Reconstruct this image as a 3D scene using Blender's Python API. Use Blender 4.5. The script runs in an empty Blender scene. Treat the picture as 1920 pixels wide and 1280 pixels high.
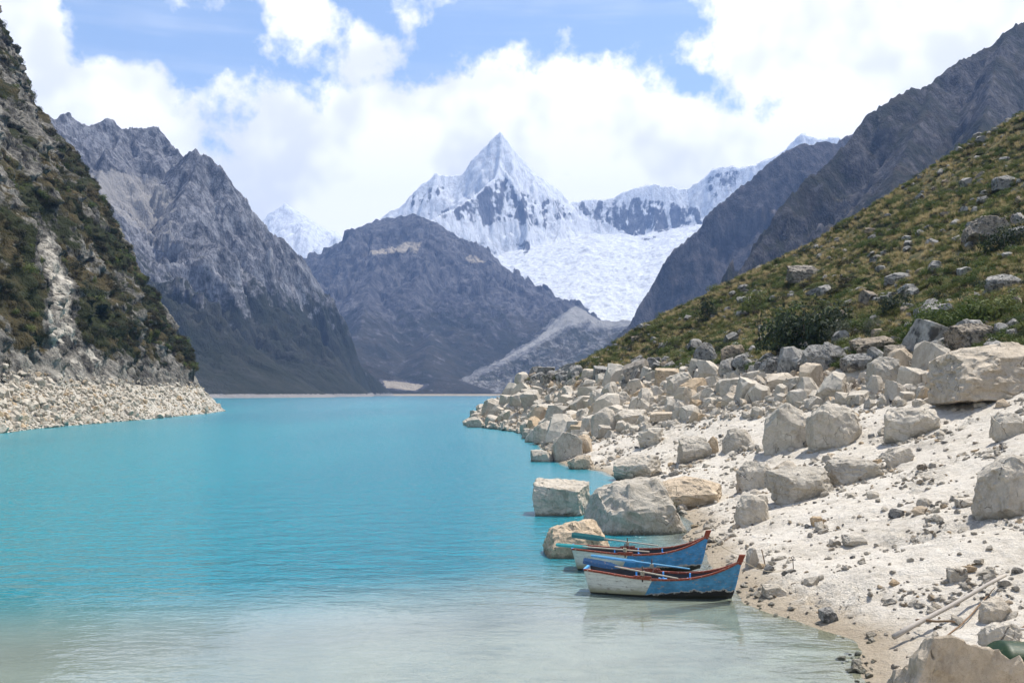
import bpy, bmesh, math, random
import numpy as np
from mathutils import Vector, Matrix, Euler

# ------------------------------------------------------------------ camera, sky, sun, exposure
sc = bpy.context.scene
COL = sc.collection
F, CX, HZ, CAMZ = 1867.0, 960.0, 737.0, 6.0          # 35 mm lens: focal length in photo pixels, centre column, horizon row, eye height
cam_d = bpy.data.cameras.new('camera'); cam = bpy.data.objects.new('camera', cam_d); COL.objects.link(cam)
cam_d.lens = 35.0; cam_d.sensor_width = 36.0; cam_d.shift_y = 97.0 / 1920.0
cam_d.clip_start = 0.1; cam_d.clip_end = 60000.0
cam.location = (0, 0, CAMZ); cam.rotation_euler = (math.radians(90), 0, 0)
sc.camera = cam
SUN_AZ, SUN_EL = math.radians(52.0), math.radians(64.0)   # azimuth clockwise from the view direction (+Y)
sc.view_settings.view_transform = 'Standard'; sc.view_settings.look = 'None'
sc.view_settings.gamma = 1.0; sc.view_settings.exposure = 0.48
sc.view_settings.use_curve_mapping = False
sc.render.engine = 'CYCLES'
cy = sc.cycles
cy.use_denoising = True
try: cy.denoiser = 'OPENIMAGEDENOISE'
except Exception: pass
cy.max_bounces = 6; cy.diffuse_bounces = 2; cy.glossy_bounces = 2; cy.transparent_max_bounces = 8; cy.volume_bounces = 0
cy.transmission_bounces = 2; cy.use_adaptive_sampling = True; cy.adaptive_threshold = 0.02
cy.caustics_reflective = False; cy.caustics_refractive = False
cy.sample_clamp_indirect = 4.0; cy.sample_clamp_direct = 6.0


class NT:
    """small helper to write node trees"""
    def __init__(s, tree): s.t = tree; tree.nodes.clear()
    def n(s, typ, ins=None, **props):
        nd = s.t.nodes.new(typ)
        for k, v in props.items(): setattr(nd, k, v)
        for k, v in (ins or {}).items():
            sock = nd.inputs[k]
            if isinstance(v, bpy.types.NodeSocket): s.t.links.new(v, sock)
            else:
                try: sock.default_value = v
                except Exception:
                    sock.default_value = (v[0], v[1], v[2], 1.0)
        return nd
    def m(s, op, a, b=None, c=None, clamp=False):
        ins = {0: a}
        if b is not None: ins[1] = b
        if c is not None: ins[2] = c
        return s.n('ShaderNodeMath', ins, operation=op, use_clamp=clamp).outputs[0]
    def mix(s, f, a, b, blend='MIX'):
        nd = s.n('ShaderNodeMix', None, data_type='RGBA', blend_type=blend)
        for i, v in ((0, f), (6, a), (7, b)):
            if isinstance(v, bpy.types.NodeSocket): s.t.links.new(v, nd.inputs[i])
            elif i == 0: nd.inputs[i].default_value = v
            else: nd.inputs[i].default_value = (v[0], v[1], v[2], 1.0)
        return nd.outputs[2]
    def smooth(s, x, lo, hi):
        return s.n('ShaderNodeMapRange', {0: x, 1: lo, 2: hi, 3: 0.0, 4: 1.0}, interpolation_type='SMOOTHSTEP').outputs[0]
    def noise(s, vec, scale, detail=4.0, rough=0.55, dist=0.0):
        return s.n('ShaderNodeTexNoise', {'Vector': vec, 'Scale': scale, 'Detail': detail, 'Roughness': rough, 'Distortion': dist}).outputs[0]
    def vscale(s, vec, v):
        return s.n('ShaderNodeVectorMath', {0: vec, 1: v}, operation='MULTIPLY').outputs[0]
    def ramp(s, f, stops):
        nd = s.n('ShaderNodeValToRGB', {0: f}); cr = nd.color_ramp
        while len(cr.elements) < len(stops): cr.elements.new(0.5)
        for e, (p, c) in zip(cr.elements, stops):
            e.position = p; e.color = (c[0], c[1], c[2], 1.0)
        return nd.outputs[0]
    def attr(s, name):
        return s.n('ShaderNodeAttribute', None, attribute_name=name).outputs['Fac']


# ---- the sky: clear Nishita blue with cumulus built from direction (azimuth, elevation) and noise
CLOUDS = [  # centre column, centre row, half width, half height, in photo pixels converted to angles below
    (40, 30, 118, 120), (20, 190, 180, 150), (205, 205, 165, 108), (300, 290, 120, 110),
    (385, 2, 84, 54), (585, 30, 108, 88), (660, 90, 108, 78), (560, 330, 240, 180),
    (500, 250, 165, 105), (760, 290, 230, 170), (900, 235, 220, 145), (1100, 250, 240, 150), (1150, 150, 100, 62),
    (1230, 290, 200, 150), (1420, 320, 200, 140), (1560, 20, 330, 170), (1480, 140, 190, 110), (1760, 60, 420, 280), (1600, 240, 240, 130),
    (850, 480, 700, 190), (755, 32, 30, 26), (835, 0, 26, 14)]
world = bpy.data.worlds.new('World'); sc.world = world; world.use_nodes = True
w = NT(world.node_tree)
dirv = w.n('ShaderNodeTexCoord').outputs['Generated']
sep = w.n('ShaderNodeSeparateXYZ', {0: dirv})
az = w.m('ARCTAN2', sep.outputs[0], sep.outputs[1])
el = w.m('ARCSINE', sep.outputs[2])
warp = w.n('ShaderNodeTexNoise', {'Vector': dirv, 'Scale': 9.0, 'Detail': 2.0})
wa = w.m('MULTIPLY', w.m('SUBTRACT', warp.outputs[0], 0.5), 0.05)
aze = w.n('ShaderNodeCombineXYZ', {0: w.m('ADD', az, wa), 1: w.m('SUBTRACT', el, wa), 2: 0.0}).outputs[0]
field = None
for (px, py, rx, ry) in CLOUDS:
    a0 = math.atan((px - CX) / F); e0 = math.atan((HZ - py) / F * math.cos(a0))
    ra = rx / F * math.cos(a0) ** 2; re = ry / F * math.cos(a0)
    q = w.n('ShaderNodeVectorMath', {0: aze, 1: (1 / ra, 1 / re, 0), 2: (-a0 / ra, -e0 / re, 0)}, operation='MULTIPLY_ADD').outputs[0]
    r = w.n('ShaderNodeVectorMath', {0: q}, operation='LENGTH').outputs['Value']
    r = w.m('MULTIPLY', w.m('SUBTRACT', 1.0, r), min(ra, re) / 0.06)
    field = r if field is None else w.n('ShaderNodeMath', {0: field, 1: r, 2: 0.25}, operation='SMOOTH_MAX').outputs[0]
# broken cumulus over the unseen rest of the dome, thinned to lessen fill light
gen = w.m('MULTIPLY', w.m('SUBTRACT', w.noise(dirv, 2.6, 2.0), 0.54), 6.0)
off = w.n('ShaderNodeVectorMath', {0: aze, 1: (1 / 0.62, 1 / 0.42, 0), 2: (0, -0.15 / 0.42, 0)}, operation='MULTIPLY_ADD').outputs[0]
offl = w.n('ShaderNodeVectorMath', {0: off}, operation='LENGTH').outputs['Value']
gen = w.m('SUBTRACT', gen, w.m('MULTIPLY', w.smooth(offl, 1.15, 0.9), 5.0))
field = w.m('MAXIMUM', field, gen)
fine = w.noise(dirv, 15.0, 6.0, 0.62)
dens = w.m('ADD', field, w.m('MULTIPLY', w.m('SUBTRACT', fine, 0.5), 2.2))
dens = w.m('ADD', dens, 0.0)
alpha = w.smooth(dens, 0.0, 0.42)
cir = w.noise(w.n('ShaderNodeMapping', {'Vector': dirv, 'Rotation': (0, 0.12, 0), 'Scale': (3.0, 3.0, 30.0)}).outputs[0], 1.6, 3.0, 0.6)
alpha = w.m('MAXIMUM', alpha, w.m('MULTIPLY_ADD', w.smooth(cir, 0.44, 0.8), 0.16, 0.03))
shade = w.noise(dirv, 9.0, 3.0, 0.6)
ccol = w.mix(w.smooth(shade, 0.36, 0.56), (0.73, 0.735, 0.74), (1.0, 0.985, 0.955))
sky = w.n('ShaderNodeTexSky', None, sky_type='NISHITA', sun_disc=False, sun_elevation=SUN_EL, sun_rotation=SUN_AZ,
          altitude=800.0, air_density=1.0, dust_density=0.5, ozone_density=0.8)
b1 = w.n('ShaderNodeBackground', {0: sky.outputs[0], 1: 0.15})
b2 = w.n('ShaderNodeBackground', {0: ccol, 1: 1.2})
mx = w.n('ShaderNodeMixShader', {0: alpha, 1: b1.outputs[0], 2: b2.outputs[0]})
w.n('ShaderNodeOutputWorld', {0: mx.outputs[0]})
world.cycles.sampling_method = 'MANUAL'; world.cycles.sample_map_resolution = 512

sun_d = bpy.data.lights.new('sun', 'SUN'); sun_d.energy = 5.0; sun_d.angle = math.radians(0.5); sun_d.color = (1.0, 0.955, 0.88)
sun = bpy.data.objects.new('sun', sun_d); COL.objects.link(sun)
SUNV = Vector((math.sin(SUN_AZ) * math.cos(SUN_EL), math.cos(SUN_AZ) * math.cos(SUN_EL), math.sin(SUN_EL)))
sun.rotation_euler = (-SUNV).to_track_quat('-Z', 'Y').to_euler()
sun.location = (60, 60, 400)

# ------------------------------------------------------------------ numeric helpers
rng = np.random.default_rng(11)
_P = np.random.default_rng(5).permutation(256); _P = np.concatenate([_P, _P, _P])
_G = np.random.default_rng(6).normal(size=(256, 3)); _G /= np.linalg.norm(_G, axis=1)[:, None]


def perlin(x, y, z):
    xi, yi, zi = np.floor(x).astype(np.int64), np.floor(y).astype(np.int64), np.floor(z).astype(np.int64)
    fx, fy, fz = x - xi, y - yi, z - zi
    u, v, ww = (t * t * t * (t * (t * 6 - 15) + 10) for t in (fx, fy, fz))
    X, Y, Z = xi & 255, yi & 255, zi & 255
    def g(i, j, k):
        h = _P[_P[_P[(X + i) & 255] + ((Y + j) & 255)] + ((Z + k) & 255)]
        gr = _G[h]
        return gr[..., 0] * (fx - i) + gr[..., 1] * (fy - j) + gr[..., 2] * (fz - k)
    def L(a, b, t): return a + t * (b - a)
    return 1.6 * L(L(L(g(0, 0, 0), g(1, 0, 0), u), L(g(0, 1, 0), g(1, 1, 0), u), v),
                   L(L(g(0, 0, 1), g(1, 0, 1), u), L(g(0, 1, 1), g(1, 1, 1), u), v), ww)


def fbm(x, y, z, octv=5, gain=0.5, lac=2.03, ridged=False):
    x, y, z = (np.asarray(a, dtype=np.float64) for a in (x, y, z))
    x, y, z = np.broadcast_arrays(x, y, z)
    s = np.zeros(x.shape); a = 1.0; tot = 0.0; prev = 1.0
    for i in range(octv):
        n = perlin(x + 17.3 * i, y - 9.1 * i, z + 3.7 * i)
        if ridged:
            n = (1 - np.abs(n)) ** 2 * prev; prev = np.clip(n * 1.4, 0, 1)
        s += a * n; tot += a; a *= gain; x = x * lac; y = y * lac; z = z * lac
    return s / tot


def facets(x, y, seed=0, tilt=1.0, step=0.6):
    """broken slabs: every cell of a jittered grid is a plane with its own tilt and offset"""
    xi, yi = np.floor(x).astype(np.int64), np.floor(y).astype(np.int64)
    best = np.full(x.shape, 1e9); val = np.zeros(x.shape)
    for i in (-1, 0, 1):
        for j in (-1, 0, 1):
            h = _P[_P[(xi + i + seed * 31) & 255] + ((yi + j + seed * 57) & 255)]; h2 = _P[h + 91]; h3 = _P[h2 + 13]
            cx = xi + i + 0.15 + 0.7 * h / 255.0; cyy = yi + j + 0.15 + 0.7 * h2 / 255.0
            dx, dy = x - cx, y - cyy; d = dx * dx + dy * dy
            v = tilt * (_G[h3][..., 0] * dx + _G[h3][..., 1] * dy) + step * (h3 / 255.0 - 0.5)
            nb = d < best; val = np.where(nb, v, val); best = np.where(nb, d, best)
    return val


def sstep(x, a, b):
    t = np.clip((x - a) / (b - a), 0, 1); return t * t * (3 - 2 * t)


def world_pt(px, py, d):
    """point at distance d (along Y) that the photo shows in column px, row py"""
    return ((px - CX) / F * d, d, CAMZ + (HZ - py) / F * d)


def project(x, y, z):
    yy = np.maximum(y, 1.0)
    return CX + F * x / yy, HZ - F * (z - CAMZ) / yy


def poly_mask(px, py, poly, soft):
    """1 inside the polygon, fading over `soft` at its border"""
    poly = np.array(poly, float); n = len(poly)
    d = np.full(px.shape, 1e9); ins = np.zeros(px.shape, bool)
    for i in range(n):
        a, b = poly[i], poly[(i + 1) % n]
        e = b - a; t = np.clip(((px - a[0]) * e[0] + (py - a[1]) * e[1]) / (e @ e), 0, 1)
        d = np.minimum(d, np.hypot(px - a[0] - t * e[0], py - a[1] - t * e[1]))
        c = (a[1] > py) != (b[1] > py)
        with np.errstate(divide='ignore', invalid='ignore'):
            ins ^= c & (px < (b[0] - a[0]) * (py - a[1]) / (b[1] - a[1]) + a[0])
    return sstep(np.where(ins, d, -d), -soft, soft)


def tag(o, label, cat, group=None, kind=None):
    o['label'] = label; o['category'] = cat
    if group: o['group'] = group
    if kind: o['kind'] = kind
    return o


def new_obj(name, me, mat=None, parent=None):
    o = bpy.data.objects.new(name, me); COL.objects.link(o)
    if mat is not None and not me.materials: me.materials.append(mat)
    if parent is not None: o.parent = parent
    return o


def empty(name, loc=(0, 0, 0), rot=(0, 0, 0)):
    o = bpy.data.objects.new(name, None); COL.objects.link(o)
    o.location = loc; o.rotation_euler = rot; o.empty_display_size = 0.2
    return o


def grid_mesh(name, X, Y, Z, attrs=None, smooth=True):
    r, c = X.shape
    me = bpy.data.meshes.new(name)
    co = np.stack([X, Y, Z], -1).reshape(-1, 3).astype(np.float32)
    idx = np.arange(r * c).reshape(r, c)
    q = np.stack([idx[:-1, :-1], idx[:-1, 1:], idx[1:, 1:], idx[1:, :-1]], -1).reshape(-1, 4).astype(np.int32)
    me.vertices.add(len(co)); me.vertices.foreach_set('co', co.ravel())
    me.loops.add(q.size); me.loops.foreach_set('vertex_index', q.ravel())
    me.polygons.add(len(q)); me.polygons.foreach_set('loop_start', np.arange(0, q.size, 4, dtype=np.int32))
    me.polygons.foreach_set('use_smooth', np.full(len(q), smooth))
    me.update(calc_edges=True)
    for k, v in (attrs or {}).items():
        a = me.attributes.new(k, 'FLOAT', 'POINT'); a.data.foreach_set('value', np.asarray(v, np.float32).ravel())
    return me


def slope_nz(X, Y, Z):
    dzx = np.gradient(Z, axis=1) / np.maximum(np.abs(np.gradient(X, axis=1)), 1e-6)
    dzy = np.gradient(Z, axis=0) / np.maximum(np.abs(np.gradient(Y, axis=0)), 1e-6)
    return 1 / np.sqrt(1 + dzx ** 2 + dzy ** 2)


def tents(X, Y, ridges):
    """height of a massif: each ridge is a list of (column, row, distance, half width) and falls away from its crest to base with power p"""
    H = np.full(X.shape, -1e9); K = np.zeros(X.shape)
    for pts, base, p in ridges:
        P = [world_pt(*q[:3]) + (q[3],) for q in pts]
        for a, b in zip(P[:-1], P[1:]):
            ex, ey = b[0] - a[0], b[1] - a[1]; L2 = ex * ex + ey * ey + 1e-6
            t = np.clip(((X - a[0]) * ex + (Y - a[1]) * ey) / L2, 0, 1)
            d = np.hypot(X - a[0] - t * ex, Y - a[1] - t * ey)
            zr = a[2] + t * (b[2] - a[2]); wd = a[3] + t * (b[3] - a[3])
            k = 1 - d / wd
            h = np.where(k > 0, base + (zr - base) * np.maximum(k, 0) ** p, base + (zr - base) * p * k * 0.15)
            K = np.where(h > H, k, K); H = np.maximum(H, h)
    return H, K


# ------------------------------------------------------------------ materials
def principled(t, col, rough=0.9, bump=None, strength=0.5, dist=0.1, spec=0.25):
    b = t.n('ShaderNodeBsdfPrincipled', {'Base Color': col, 'Roughness': rough, 'Specular IOR Level': spec})
    if bump is not None:
        bp = t.n('ShaderNodeBump', {'Height': bump, 'Strength': strength, 'Distance': dist})
        t.t.links.new(bp.outputs[0], b.inputs['Normal'])
    t.n('ShaderNodeOutputMaterial', {0: b.outputs[0]})
    return b


def mat(name):
    m = bpy.data.materials.new(name); m.use_nodes = True
    return m, NT(m.node_tree)


def mountain_mat(name, unit, rock=((0.07, 0.07, 0.075), (0.24, 0.23, 0.22)), veg=(0.045, 0.048, 0.028), dry=(0.16, 0.115, 0.07),
                 pale=(0.42, 0.37, 0.29), snow=(0.86, 0.88, 0.9)):
    """unit: metres that one small feature of the rock spans"""
    m, t = mat(name)
    P = t.n('ShaderNodeNewGeometry').outputs['Position']
    big = t.noise(P, 1 / (unit * 9), 3, 0.6)
    med = t.noise(t.vscale(P, (1.0, 1.0, 0.35)), 1 / (unit * 1.6), 5, 0.68)
    f = t.m('ADD', t.m('MULTIPLY', med, 0.75), t.m('MULTIPLY', big, 0.35))
    fine = t.noise(t.vscale(P, (1.0, 1.0, 0.6)), 1 / (unit * 0.42), 3, 0.7)
    f = t.m('ADD', f, t.m('MULTIPLY', t.m('SUBTRACT', fine, 0.5), 0.28))
    col = t.ramp(f, [(0.42, rock[0]), (0.54, tuple(0.6 * a + 0.4 * b for a, b in zip(*rock))), (0.66, rock[1])])
    n2 = t.noise(P, 1 / (unit * 2.5), 4, 0.7)
    def mask(name, k=0.9):
        return t.smooth(t.m('ADD', t.attr(name), t.m('MULTIPLY', t.m('SUBTRACT', n2, 0.5), k)), 0.4, 0.6)
    vv = t.mix(t.smooth(big, 0.42, 0.6), veg, dry)
    vv = t.mix(t.smooth(med, 0.45, 0.65), t.mix(0.5, vv, (0.02, 0.024, 0.012)), vv)
    col = t.mix(mask('veg', 1.3), col, vv)
    col = t.mix(mask('pale', 1.1), col, t.mix(n2, tuple(c * 0.75 for c in pale), tuple(c * 1.1 for c in pale)))
    sm = mask('snow', 0.75)
    scol = t.mix(t.smooth(med, 0.36, 0.6), tuple(c * 0.70 for c in snow), snow)
    col = t.mix(sm, col, scol)
    h = t.m('ADD', med, t.m('MULTIPLY', fine, 0.3))
    principled(t, col, 0.92, h, 1.0, unit * 0.9, 0.1)
    return m


def granite_mat(name, lo, hi, lichen=0.0, tint=True, bump=0.03):
    m, t = mat(name)
    tc = t.n('ShaderNodeTexCoord').outputs['Object']
    g = t.n('ShaderNodeNewGeometry')
    rnd = t.n('ShaderNodeObjectInfo').outputs['Random']
    P = t.n('ShaderNodeVectorMath', {0: tc, 1: t.n('ShaderNodeCombineXYZ', {0: t.m('MULTIPLY', rnd, 37.0), 1: 0.0, 2: t.m('MULTIPLY', rnd, 11.0)}).outputs[0]}, operation='ADD').outputs[0]
    a = t.noise(P, 1.1, 6, 0.65, 0.4); b = t.noise(P, 9.0, 5, 0.7); c = t.noise(P, 70.0, 2, 0.6)
    col = t.ramp(t.m('ADD', t.m('MULTIPLY', a, 0.55), t.m('MULTIPLY', b, 0.45)), [(0.34, lo), (0.5, tuple(.5 * p + .5 * q for p, q in zip(lo, hi))), (0.64, hi)])
    col = t.mix(t.m('MULTIPLY', t.smooth(c, 0.56, 0.7), 0.35), col, tuple(v * 0.35 for v in lo))
    if tint:
        warm = t.mix(t.smooth(rnd, 0.75, 1.0), col, t.mix(1.0, col, (1.0, 0.84, 0.66), 'MULTIPLY'))
        col = t.mix(t.m('MULTIPLY', t.smooth(rnd, 0.35, 0.0), 0.35), warm, t.mix(1.0, col, (0.62, 0.64, 0.66), 'MULTIPLY'))
    if lichen > 0:
        col = t.mix(t.m('MULTIPLY', t.smooth(t.noise(P, 2.2, 6, 0.7), 0.5, 0.6), lichen), col, (0.035, 0.035, 0.035))
    ck = t.m('ABSOLUTE', t.m('SUBTRACT', t.noise(t.vscale(P, (1.0, 1.0, 0.6)), 0.9, 3, 0.55), 0.5))
    crack = t.smooth(ck, 0.010, 0.002)
    crack = t.m('MULTIPLY', crack, t.smooth(a, 0.48, 0.58))
    col = t.mix(t.m('MULTIPLY', crack, 0.6), col, (0.07, 0.06, 0.05))
    stain = t.smooth(t.noise(t.vscale(P, (1.6, 1.6, 0.5)), 1.3, 4, 0.65), 0.52, 0.66)
    col = t.mix(t.m('MULTIPLY', stain, 0.42), col, t.mix(1.0, col, (0.50, 0.47, 0.42), 'MULTIPLY'))
    # wet, algae-stained foot of the stones that stand in the lake
    wz = t.n('ShaderNodeSeparateXYZ', {0: g.outputs['Position']}).outputs[2]
    wet = t.smooth(t.m('ADD', wz, t.m('MULTIPLY', t.m('SUBTRACT', b, 0.5), 0.5)), 0.22, 0.02)
    col = t.mix(t.m('MULTIPLY', wet, 0.7), col, (0.07, 0.085, 0.055))
    h = t.m('SUBTRACT', t.m('MULTIPLY', a, 1.0), t.m('MULTIPLY', crack, 0.3))
    h = t.m('ADD', h, t.m('ADD', t.m('MULTIPLY', b, 0.35), t.m('MULTIPLY', c, 0.05)))
    principled(t, col, 0.88, h, 1.0, bump * 6, 0.2)
    return m


def simple_mat(name, col, rough=0.7, var=0.25, scale=6.0, bump=0.004, stretch=(1, 1, 1), wear=None, spec=0.3, metallic=0.0):
    m, t = mat(name)
    P = t.vscale(t.n('ShaderNodeTexCoord').outputs['Object'], stretch)
    a = t.noise(P, scale, 6, 0.65); 
    c = t.mix(a, tuple(v * (1 - var) for v in col), tuple(min(1, v * (1 + var)) for v in col))
    if wear: c = t.mix(t.smooth(t.noise(P, scale * 1.7, 7, 0.72), wear[1], wear[1] + 0.05), c, wear[0])
    b = principled(t, c, rough, a, 0.6, bump, spec)
    b.inputs['Metallic'].default_value = metallic
    return m


M_GRAN = granite_mat('pale_granite', (0.38, 0.335, 0.27), (0.65, 0.585, 0.485))
M_GRAN_DARK = granite_mat('weathered_granite', (0.13, 0.125, 0.115), (0.48, 0.455, 0.41), lichen=0.8)

# ------------------------------------------------------------------ the setting: near bank
YS = np.array([-60, -10, 0, 5, 10, 14, 18, 22.3, 24.2, 26.2, 28.5, 31, 35, 41, 45, 52, 60, 70, 77, 80, 86, 93, 110, 126, 149, 162, 174, 184, 190, 197, 210, 230, 260, 300, 400], float)
XSH = np.array([-60, -20, -13, -6, 0.5, 4.6, 7.0, 7.7, 8.15, 7.65, 6.9, 6.9, 7.0, 7.3, 8.2, 8.8, 8.6, 8.0, 6.6, 4.8, 4.2, 3.9, 3.2, 2.5, 1.4, -1.7, -5.2, -8.4, -8.6, -6.5, 0, 9, 21, 38, 80], float)


def shore_x(y):
    return np.interp(y, YS, XSH)


def beach_w(y):
    return np.interp(y, [-60, 20, 50, 80, 110, 150, 185, 200, 300], [26, 26, 25, 22, 17, 13, 11.5, 11, 11])


def bank_height(x, y, fine=True):
    x, y = np.broadcast_arrays(np.asarray(x, float), np.asarray(y, float))
    xs = shore_x(y) + 0.5 * perlin(y * 0.23, y * 0.0 + 2.2, x * 0)
    s = x - xs; W = beach_w(y)
    t = np.clip(s / W, 0, 1)
    zb = 8.0 * (0.62 * t + 0.38 * t ** 1.7)
    q = np.maximum(s - W, 0)
    hill = 8.0 + 0.44 * q + 0.0011 * np.minimum(q, 130) ** 2 + 0.28 * np.maximum(q - 130, 0)
    z = np.where(s > W, hill, zb)
    a = np.maximum(-s, 0)
    depth = (0.10 + 0.030 * np.minimum(a, 14) + 0.11 * np.maximum(y - 25.5 + 0.25 * np.clip(-x, 0, 30), 0) ** 1.15) * (1 - np.exp(-a / 3.0)) + 0.05 * a * np.exp(-a / 6)
    z = np.where(s > 0, z, -np.minimum(depth, 6.0))
    beach = sstep(s, 0.0, 4.0) * (1 - sstep(s, W, W + 4)); hl = sstep(s, W - 1, W + 8); rub = sstep(s / W, 0.45, 0.8) * beach
    far = sstep(y, 80, 130)
    z = z + beach * (0.34 * fbm(x / 5.5, y / 5.5, 1.3, 3) + 0.25 * (rub + far) * fbm(x / 3.2, y / 3.2, 7.3, 3))
    z = z + hl * (2.0 * fbm(x / 26, y / 40, 4.1, 3) + 0.7 * fbm(x / 6, y / 6, 2.2, 3))
    if fine:
        dry = sstep(s, 0.0, 1.5)
        z = z + dry * (1 - hl) * (0.10 * np.abs(fbm(x / 1.6, y / 1.9, 5.5, 3)) + 0.045 * fbm(x / 0.55, y / 0.8, 3.1, 3))
        crust = sstep(fbm(x / 3.2, y / 4.2, 1.0, 4), 0.02, 0.3)
        z = z + dry * (1 - hl) * (0.05 + 0.34 * crust) * (facets((x + .35 * y) / 0.75, y / 0.5, 8, .8, .8) * 0.5 + 0.35 * facets((x + .3 * y) / 0.3, y / 0.22, 9, .8, .8))
        z = z + 0.02 * (1 - dry) * fbm(x / 1.2, y / 1.2, 8.8, 2)
        z = z + hl * 0.25 * fbm(x / 1.5, y / 1.5, 6.0, 2)
    return z


def spaced(knots):
    """positions from (start, step) knots: the step changes linearly between knots"""
    out = [knots[0][0]]
    while out[-1] < knots[-1][0]:
        out.append(out[-1] + float(np.interp(out[-1], [k[0] for k in knots], [k[1] for k in knots])))
    return np.array(out)


gx = spaced([(-70, 3), (-14, 0.6), (-2, 0.16), (6, 0.10), (16, 0.11), (34, 0.28), (70, 0.8), (160, 2.2), (300, 4)])
gy = spaced([(-8, 1.0), (10, 0.4), (19, 0.11), (34, 0.12), (60, 0.26), (110, 0.5), (200, 0.9), (420, 5)])
GX, GY = np.meshgrid(gx, gy)
GZ = bank_height(GX, GY)
S_ = GX - shore_x(GY); W_ = beach_w(GY)
veg = sstep(GZ + 0.9 * fbm(GX / 5, GY / 5, 9.0, 3), 7.9, 8.7)
wetm = sstep(GZ, 0.45, 0.06)

m_bank, t = mat('bank_ground')
P = t.n('ShaderNodeNewGeometry').outputs['Position']
n1 = t.noise(P, 0.35, 5, 0.6); n2 = t.noise(P, 2.6, 4, 0.68); n3 = t.noise(P, 14.0, 4, 0.7); n4 = t.noise(P, 60.0, 2, 0.6)
sand = t.ramp(t.m('ADD', t.m('MULTIPLY', n1, 0.4), t.m('MULTIPLY', n2, 0.6)), [(0.34, (0.45, 0.40, 0.325)), (0.5, (0.615, 0.56, 0.475)), (0.68, (0.71, 0.66, 0.575))])
grit = t.m('MULTIPLY', t.smooth(n3, 0.54, 0.68), t.smooth(n2, 0.42, 0.6))
sand = t.mix(t.m('MULTIPLY', grit, 0.55), sand, (0.20, 0.185, 0.155))
sand = t.mix(t.m('MULTIPLY', t.smooth(n4, 0.6, 0.72), 0.4), sand, (0.24, 0.21, 0.17))
sand = t.mix(t.m('MULTIPLY', t.attr('crust'), t.m('MULTIPLY', t.smooth(n3, 0.40, 0.62), 0.5)), sand, (0.27, 0.245, 0.205))  # darker crust zones: greyish clods, with their shadows painted into the sand colour
sand = t.mix(t.m('MULTIPLY', t.attr('wet'), 0.75), sand, (0.30, 0.235, 0.155))
sand = t.mix(t.attr('bed'), sand, t.mix(t.smooth(t.noise(P, 0.8, 4), 0.4, 0.6), (0.26, 0.25, 0.19), (0.38, 0.37, 0.30)))
soil = t.mix(t.smooth(t.noise(P, 0.5, 5, 0.65), 0.4, 0.62), (0.055, 0.062, 0.026), (0.19, 0.155, 0.075))
soil = t.mix(t.smooth(n3, 0.5, 0.62), soil, (0.035, 0.034, 0.02))
col = t.mix(t.smooth(t.m('ADD', t.attr('veg'), t.m('MULTIPLY', t.m('SUBTRACT', n2, 0.5), 0.8)), 0.4, 0.6), sand, soil)
hh = t.m('ADD', t.m('MULTIPLY', n2, 0.55), t.m('ADD', t.m('MULTIPLY', n3, 0.24), t.m('MULTIPLY', n4, 0.05)))
principled(t, col, 0.95, hh, 1.0, 0.30, 0.1)
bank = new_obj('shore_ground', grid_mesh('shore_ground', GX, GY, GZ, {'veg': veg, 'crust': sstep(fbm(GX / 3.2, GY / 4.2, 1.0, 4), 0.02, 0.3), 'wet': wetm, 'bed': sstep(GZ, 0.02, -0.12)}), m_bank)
tag(bank, 'pale sandy shore rising to the green and brown grassy slope', 'shore', kind='structure')

# one big sheet under everything, to the horizon
gm, t = mat('deep_ground'); principled(t, (0.16, 0.15, 0.13), 0.95)
me = grid_mesh('ground', *np.meshgrid(np.linspace(-4400, 4400, 9), np.linspace(-1500, 8300, 9)), np.full((9, 9), -9.0))
tag(new_obj('ground', me, gm), 'bare ground sheet under the lake and the mountains', 'ground', kind='structure')

# ------------------------------------------------------------------ near cliff on the left shore (x as a function of y and z)
def cliff_shore(y):
    return np.interp(y, [40, 100, 149, 170, 204, 260, 300, 340, 400], [-66, -72, -77, -81, -83, -87, -92, -97.5, -100])


def cliff_x(y, z, fine=True):
    y, z = np.broadcast_arrays(np.asarray(y, float), np.asarray(z, float))
    zz = np.maximum(z, -3)
    base = cliff_shore(y) + 2.6 * fbm(y / 22, 0.3, 1.0, 3) * sstep(z, -3, 3)
    ring = np.interp(zz, [-3, 0, 8, 12, 20, 50, 90, 127, 170], [3.2, 0, -8.2, -10.2, -13.5, -30.5, -55.5, -77, -102])
    x = base + ring
    x = x - 0.006 * np.maximum(y - 336 - 0.10 * z, 0) ** 2 * 2.2 - 0.55 * np.maximum(y - 336 - 0.10 * z, 0)
    k = sstep(z, 5, 16)
    # slabs dipping to the right: shear the noise domain with height
    yy = y - 0.55 * z
    x = x + k * (7.0 * (fbm(yy / 34, z / 60, 2.0, 4) ) + 5.0 * (fbm(yy / 13, z / 30, 5.0, 4, ridged=True) - 0.45))
    st = fbm(yy / 26, z / 26, 8.0, 3) * 3.0
    x = x + k * 1.8 * (np.abs(((z / 9.0 + st) % 1.0) - 0.5) * 2 - 0.5)
    if fine:
        x = x + k * (1.7 * (fbm(yy / 3.6, z / 6.5, 3.0, 4, ridged=True) - 0.4)) + (0.35 + 0.3 * k) * fbm(y / 1.6, z / 1.6, 4.0, 3)
        x = x + k * (2.2 * facets(yy / 9.0, z / 13.0, 4) + 1.0 * facets(yy / 3.2, z / 5.0, 5) + .45 * facets(y / 1.3, z / 1.7, 6)) + (1 - k) * .6 * facets(y / 2.2, z / 1.6, 7)
        x = x + (1 - k) * 1.1 * (fbm(y / 4.0, z / 4.0, 6.0, 3, ridged=True) - 0.4)
    return x


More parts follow.
